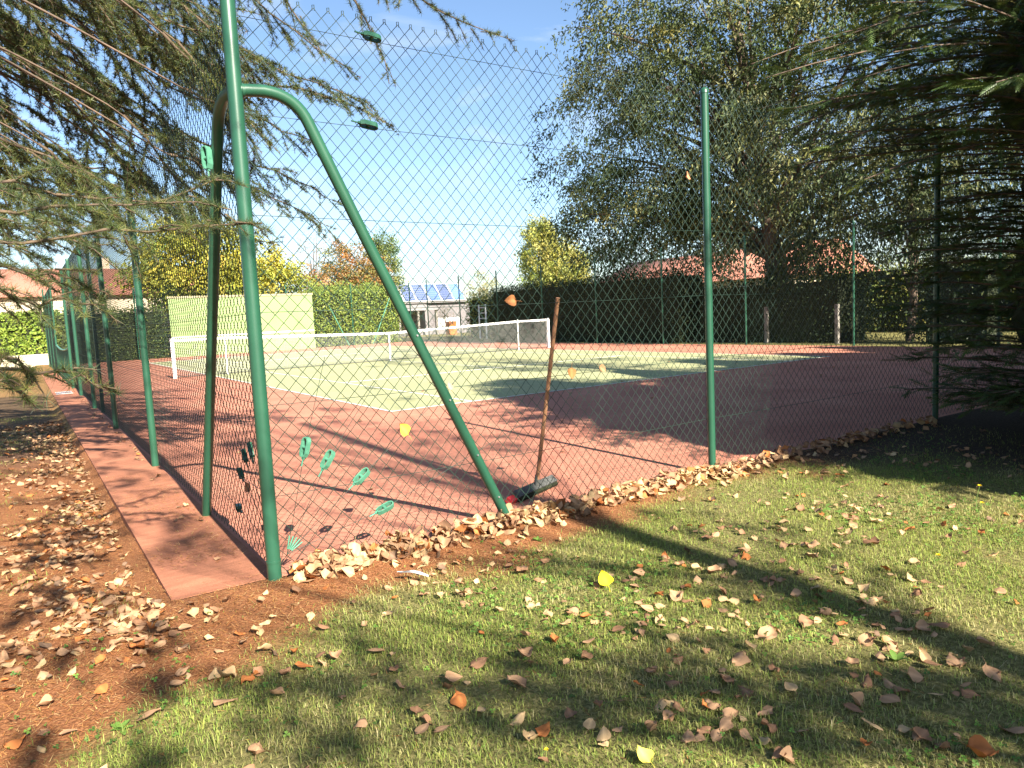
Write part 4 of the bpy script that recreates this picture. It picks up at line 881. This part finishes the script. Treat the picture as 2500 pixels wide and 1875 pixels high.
named = [(792,1540,2,.06),(743,1636,3,.07),(785,1605,2,.06),(816,1612,0,.06),(917,1596,0,.075),(978,1672,0,.06),(959,1632,2,.06),(1123,1715,3,.085),(1018,1741,2,.07),(1034,1789,0,.06),(1260,1672,0,.08),(1282,1600,0,.075),(1351,1562,3,.06),(1438,1567,0,.06),(1430,1607,2,.06),(1461,1735,2,.055),(1474,1806,1,.065),(1474,1827,1,.05),(1329,1798,3,.055),(1170,1618,2,.08),(1108,1657,0,.07),(877,1771,0,.05),(1282,1552,0,.06),(1300,1480,1,.07),(1127,1448,1,.06),(1275,1393,2,.07),(1317,1413,2,.06),
 (93,1523,1,.06),(28,1584,0,.07),(79,1607,0,.07),(140,1535,1,.06),(446,1593,0,.07),(444,1647,0,.06),(435,1679,0,.06),(339,1630,0,.07),(528,1651,1,.075),(556,1654,1,.08),(551,1717,0,.085),(603,1663,3,.06),(626,1549,1,.06),(593,1577,0,.06),(647,1595,1,.06),(400,1551,0,.06),(678,1703,0,.07),(364,1754,0,.085),(631,1829,0,.06),(336,1590,3,.06),(37,1815,3,.07),(14,1693,3,.07),(270,1590,0,.05),(250,1690,3,.05),(700,1650,2,.05),(720,1600,3,.05),
 (1735,1318,2,.075),(1983,1338,0,.07),(2127,1333,2,.08),(2292,1532,2,.08),(1804,1614,0,.075),(2331,1619,0,.07),(2426,1654,0,.08),(2175,1716,0,.075),(2200,1690,2,.06),(2130,1781,1,.065),(2254,1803,2,.075),(2480,1790,0,.09),(2398,1845,3,.08),(1929,1691,1,.07),(1775,1674,2,.055),(1740,1736,0,.06),(1772,1790,0,.06),(1867,1823,1,.06),(1829,1587,1,.06),(1876,1557,0,.075),(2276,1631,2,.06),(1849,1472,3,.05),(1770,1465,1,.06),(1998,1438,1,.05),(2083,1626,0,.05),(1880,1790,2,.05),(1700,1390,1,.06),(1660,1380,0,.06),(1620,1360,0,.06),(1745,1400,0,.07),(1760,1385,1,.06),(1790,1380,0,.06),(1530,1420,2,.06),(1560,1400,0,.06),(1555,1450,1,.06),(1650,1460,0,.07),(1610,1480,1,.06),(1580,1490,0,.06),(1680,1470,2,.06),(1510,1540,2,.06),(1480,1500,0,.05),(1340,1500,1,.06),(1400,1490,0,.06),(1380,1530,1,.06),(1430,1510,3,.05)]
leaves = []                                       # x, y, z, size, tone, form, tilt, zone
def add_leaf(p, size, tone, tilt, zone, lift=.012): leaves.append((p[0], p[1], (p[2] if len(p) > 2 else gz(p[0], p[1]))+lift, size, tone, lrg.integers(0, 4), tilt, zone))
ZN = {'drift1': 'in the drift left of the brace foot', 'drift2': 'in the drift below the broom', 'drift3': 'in the shaded drift by the fence', 'lawnL': 'on the left lawn', 'lawnC': 'on the middle lawn', 'lawnR': 'on the right lawn', 'litter': 'left of the red path', 'path': 'on the red path', 'court': 'on the red court', 'shade': 'in the thuja shade'}
for (u, v, t_, s_) in named:
    p = gnd(u, v); p[2] = gz(p[0], p[1]); add_leaf(p, s_*1.0, t_, lrg.uniform(.1, .5), 'lawnL' if u < 850 else 'lawnC' if u < 1650 else 'lawnR', .024)
def tone_(w): return int(lrg.choice(5, p=np.array(w)/sum(w)))
for q in range(1000):                             # drift against the foot of the fence
    x_ = lrg.uniform(FX+.12, 3.4) if q > 560 else lrg.uniform(FX+.1, .35); off = abs(lrg.normal(0, .085)); y_ = FY-.02-off+lrg.uniform(-.01, .05)
    z_ = lrg.uniform(0, .075)*math.exp(-(off/.11)**2)*(1.0 if x_ < .2 else .7); zone = 'drift1' if x_ < -1.84 else 'drift2' if x_ < .1 else 'drift3'
    add_leaf((x_, y_, float(gz(x_, y_))+z_), lrg.uniform(.055, .098), tone_([4, 5, 1.5, .8, .1] if zone != 'drift3' else [4, 2, 3, .4, 1]), lrg.uniform(.2, 1.2), zone)
for q in range(2300):                             # loose leaves over lawn and litter
    p = np.array([lrg.uniform(-5, 3.2), lrg.uniform(-9.1, -5.9), 0])
    if not in_frame(p[None])[0]: continue
    if lrg.uniform() > .22+.78*sstep(.52, .72, vnoise(p[0], p[1], 1.9, 21)): continue
    if p[0] > 0 and lrg.uniform() < .5: continue
    zone = 'shade' if soil_w(p[0], p[1]) > .5 else 'lawnL' if p[0] < -3.0 else 'lawnC' if p[0] < -1.6 else 'lawnR'
    add_leaf((p[0], p[1], float(gz(p[0], p[1]))), lrg.uniform(.028, .066), tone_([5, 3, 3, 1.2, .6] if zone != 'shade' else [3, 1, 3, 0, 4]), lrg.uniform(.05, .8), zone, .018)
for q in range(2600):                             # thick leaves left of the path
    x_ = -3.86-abs(lrg.normal(0, .42)); y_ = lrg.uniform(-6.3, 4.5)
    if lrg.uniform() > (.35+.65*sstep(.3, .6, vnoise(x_, y_, 1.8, 22))): continue
    if not in_frame(np.array([[x_, y_, 0]]))[0]: continue
    add_leaf((x_, y_, float(gz(x_, y_))), lrg.uniform(.034, .074), tone_([4, 2.2, 4, 1, 1.2]), lrg.uniform(.1, .8), 'litter')
for q in range(60): y_ = lrg.uniform(-5.6, 8); x_ = FX-.03-abs(lrg.normal(0, .07)); add_leaf((x_, y_, .013), lrg.uniform(.035, .065), tone_([3, 2, 4, .5, 2]), .3, 'path', .006)
for q in range(90): p = np.array([lrg.uniform(-3, 10), lrg.uniform(-5.4, 6)]); add_leaf((p[0], p[1], .004), lrg.uniform(.035, .07), tone_([4, 2, 2, .5, 1]), .3, 'court', .006)
leaves.append((-3.0, -5.98, .02, .09, 1, 0, .9, 'drift1'))
LP = np.array([l[:3] for l in leaves]); q_ = proj(LP); vis = (q_[:, 0] > 0) & (q_[:, 0] < PW) & (q_[:, 1] < PH) & (q_[:, 2] > .5)
size_px = np.where(vis, np.array([l[3] for l in leaves])/np.maximum(q_[:, 2], .3), 0); size_px[:len(named)] += .02*vis[:len(named)]
order = np.argsort(-size_px); big = set(order[:296].tolist()); lo_parts = []; big_objs = []
for i_, (x_, y_, z_, s_, t_, f_, tilt, zone) in enumerate(leaves):
    az = lrg.uniform(0, 2*math.pi); ta = lrg.uniform(0, 2*math.pi); nvec = nrm(np.array([math.cos(ta)*math.sin(tilt), math.sin(ta)*math.sin(tilt), math.cos(tilt)]))
    if lrg.uniform() < .4: nvec = -nvec*np.array([1, 1, 1])
    xv = nrm(np.cross(nvec, [math.cos(az), math.sin(az), .1])); M = np.stack([xv, np.cross(nvec, xv), nvec], -1)
    if i_ in big:
        o = bpy.data.objects.new('fallen_leaf', variants[(t_, f_, int(lrg.integers(0, 2)))]); col_main.objects.link(o)
        mm = Matrix(M.tolist()).to_4x4(); mm = Matrix.Translation((x_, y_, z_)) @ mm @ Matrix.Diagonal((s_, s_*lrg.uniform(.85, 1.1), s_, 1)); o.matrix_world = mm
        big_objs.append((f'{tones[t_][0]} {forms[f_][0]} fallen leaf {ZN[zone]}', float(q_[i_, 0]), o))
    else:
        P_, T_, sh_ = lo_variants[int(lrg.integers(0, 2))][f_]; V = (P_*s_)@M.T+[x_, y_, z_]; lo_parts.append((V, T_, np.array(tones[t_][1])[None]*lrg.uniform(.75, 1.15)*sh_[:, None]))
ORD = ['leftmost', 'second from left', 'third from left', 'fourth from left', 'fifth from left', 'sixth from left', 'seventh from left', 'eighth from left', 'ninth from left', 'tenth from left']
for lb in sorted({b_[0] for b_ in big_objs}):
    same = sorted([b_ for b_ in big_objs if b_[0] == lb], key=lambda b_: b_[1])
    for k, (_, _, o) in enumerate(same): tag(o, lb if len(same) == 1 else lb+', '+(ORD[k] if k < len(ORD)-1 or k < len(same)-1 and k < 10 else ['rightmost', 'second from right', 'third from right', 'fourth from right', 'fifth from right', 'sixth from right', 'seventh from right', 'eighth from right', 'ninth from right'][min(8, len(same)-1-k)]), 'leaf', 'fallen leaves')
V, T, C = merge(lo_parts); tag(link('leaf_litter', mesh_np('leaf_litter', V, T, C, True), M_dead), 'scatter of small dry fallen leaves over lawn, litter and path', 'leaves', kind='stuff')
# single leaves one can point to
def one_leaf(name, label, pos, size, colr, nvec, seed, cat='leaf', **kw):
    r = np.random.default_rng(seed); a = dict(cup=.25, bend=.25, wob=.05); a.update(kw); P_, T_, sh_ = leaf_arrays(r, 6, 4, w=.46, **a); me = mesh_np(name, P_, T_, np.array(colr)[None]*sh_[:, None], True)
    nvec = nrm(np.asarray(nvec, float)); xv = nrm(np.cross(nvec, r.normal(size=3))); M = np.stack([xv, np.cross(nvec, xv), nvec], -1)
    o = link(name, me, M_dead); o.matrix_world = Matrix.Translation(Vector(pos)) @ Matrix(M.tolist()).to_4x4() @ Matrix.Diagonal((size, size, size, 1)); return tag(o, label, cat)
p = gnd(1477, 1430); one_leaf('fallen_leaf', 'bright yellow leaf lying on the lawn below the brace foot', (p[0], p[1], .035), .085, (.80, .70, .03), (-.25, -.5, .8), 1, cup=.1)
p = gnd(1572, 1866); one_leaf('fallen_leaf', 'yellow leaf at the bottom edge of the lawn', (p[0], p[1], .03), .06, (.72, .62, .12), (-.2, -.4, .9), 2)
for k, (u, v, s_, c_, lb) in enumerate(((1245, 735, .085, (.46, .20, .08), 'rust leaf caught high in the wire mesh left of the broom handle'), (1395, 912, .08, (.50, .24, .09), 'orange leaf caught in the mesh right of the broom handle'), (1470, 901, .065, (.42, .25, .13), 'small brown leaf caught in the mesh at the shadow edge'), (985, 1048, .085, (.70, .42, .06), 'golden yellow leaf caught in the mesh above the wire tensioners'), (1097, 943, .055, (.52, .34, .2), 'tan leaf caught in the mesh beside the brace'), (1677, 430, .075, (.50, .24, .13), 'curled rust leaf caught high in the mesh beside the second post'))):
    one_leaf('caught_leaf', lb, onY(u, v, FY+.01), s_, c_, (.15+.1*k-.3, -1, .25), 10+k)
one_leaf('caught_leaf', 'brown leaf caught in the left fence mesh beside the corner post', onX(606, 1188, FX+.05), .07, BROWN, (-1, -.5, .2), 30)

# ------------------------------------------------------------------ feather, dandelions, broom
a, b_ = gnd(978, 1409), gnd(1044, 1418); a[2] = b_[2] = .03; ax = nrm(b_-a); sd = nrm(np.cross([0, 0, 1.0], ax)); ln = np.linalg.norm(b_-a)*1.05
ft = empty('feather', (a+b_)/2-[0, 0, .02], 'grey and white bird feather lying on the needle litter', 'feather')
Vv = []; Cc = []
for u in np.linspace(0, 1, 13):
    w = .020*math.sin(math.pi*min(1, .12+.86*u))**.55; c_ = a+ax*ln*u+np.array([0, 0, .014*math.sin(math.pi*u)]); sh = .16+.45*sstep(.15, .85, u)
    for s_ in (-1, -.5, 0, .5, 1): Vv.append(c_+sd*w*s_*(1 if s_ > 0 else .7)+np.array([0, 0, -.006*abs(s_)])); Cc.append(np.array([sh, sh*.98, sh*1.0])*(1-.12*abs(s_)))
Tt = []
for u in range(12):
    for c_ in range(4): i_ = u*5+c_; Tt += [[i_, i_+1, i_+6], [i_, i_+6, i_+5]]
link('vane', mesh_np('vane', np.array(Vv), np.array(Tt), np.array(Cc), True), M_dead, ft)
MB().tube([a-ax*.02+[0, 0, -.004], a+ax*ln*.5+[0, 0, .016], a+ax*ln+[0, 0, .002]], [.0016, .0014, .0005], 5).build('shaft', M_white, ft, True)
M_yel = simple('dandelion_yellow', (.78, .62, .02), (.70, .48, .01), 60, .7)
for k, (u, v, h, lb) in enumerate(((2384, 1252, .17, 'tall stemmed yellow dandelion flower in the thuja shade'), (2390, 1275, .12, 'shorter yellow dandelion flower in the thuja shade'), (2282, 1375, .05, 'yellow dandelion flower in the sunny grass on the right'), (1322, 1855, .035, 'tiny yellow flower near the bottom edge of the lawn'))):
    p = gnd(u, v); p[2] = gz(p[0], p[1]); root = empty('dandelion', p, lb, 'flower', 'dandelions in the lawn'); tp = p+[.012, -.01, h]
    MB().tube([p, p+[.004, .004, h*.5], tp], .0014, 5).build('stem', simple('flower_stem', (.16, .26, .06)), root, True)
    fl = MB(); r_ = .015 if k < 3 else .009
    for q in range(14):
        an = q*2.39996; el = .15+.9*(q/14); dv = np.array([math.cos(an)*math.cos(el), math.sin(an)*math.cos(el), math.sin(el)*.7]); s_ = np.array([-math.sin(an), math.cos(an), 0]); fl.add([tp, tp+dv*r_*.7-s_*r_*.22, tp+dv*r_, tp+dv*r_*.7+s_*r_*.22], [[0, 1, 2], [0, 2, 3]])
    fl.build('flower_head', M_yel, root)
top = onY(1362, 727, FY+.075); h0, h1 = gnd(1257, 1213, .04), gnd(1350, 1172, .04); hc = gnd(1309, 1185, .06)
bm = empty('broom', (hc[0], hc[1], 0), 'wide dark squeegee broom with wooden handle leaning on the fence', 'broom')
ax = nrm(h1-h0); hl = np.linalg.norm(h1-h0)/2; sd = nrm(np.cross([0, 0, 1.0], ax)); tl = nrm(sd*.8+np.array([0, 0, .6])); nn_ = np.cross(ax, tl); mid = (h0+h1)/2
M_foam = simple('worn_grey_rubber', (.10, .105, .10), (.055, .06, .058), 18, .85, bmp=.5, bscale=60); M_wood = simple('weathered_broom_wood', (.36, .19, .10), (.25, .13, .07), 10, .65, stretch=(3, 3, .4), bmp=.1)
hd = MB().obox(mid, ax*hl, tl*.032, nn_*.030).build('head', M_foam, bm)
MB().obox(mid-tl*.040, ax*hl*.97, tl*.012, nn_*.018).build('rubber_blade', M_core, hd)
MB().obox(h0-ax*.045+[0, 0, -.012], ax*.040, tl*.024, nn_*.020).build('red_end_piece', simple('red_plastic', (.38, .03, .035), (.28, .02, .025), 8, .5), hd)
MB().tube([hc+[0, 0, -.02], hc*.55+top*.45+[.004, 0, 0], top], [.0150, .0145, .0140], 12).build('handle', M_wood, bm, True)
MB().tube([hc+[0, 0, -.025], hc*.94+top*.06], [.019, .018], 12).build('socket', M_foam, hd, True)
print('grass blades', NGR, 'leaves', len(leaves), 'total tris', sum(len(m.polygons) for m in bpy.data.meshes))
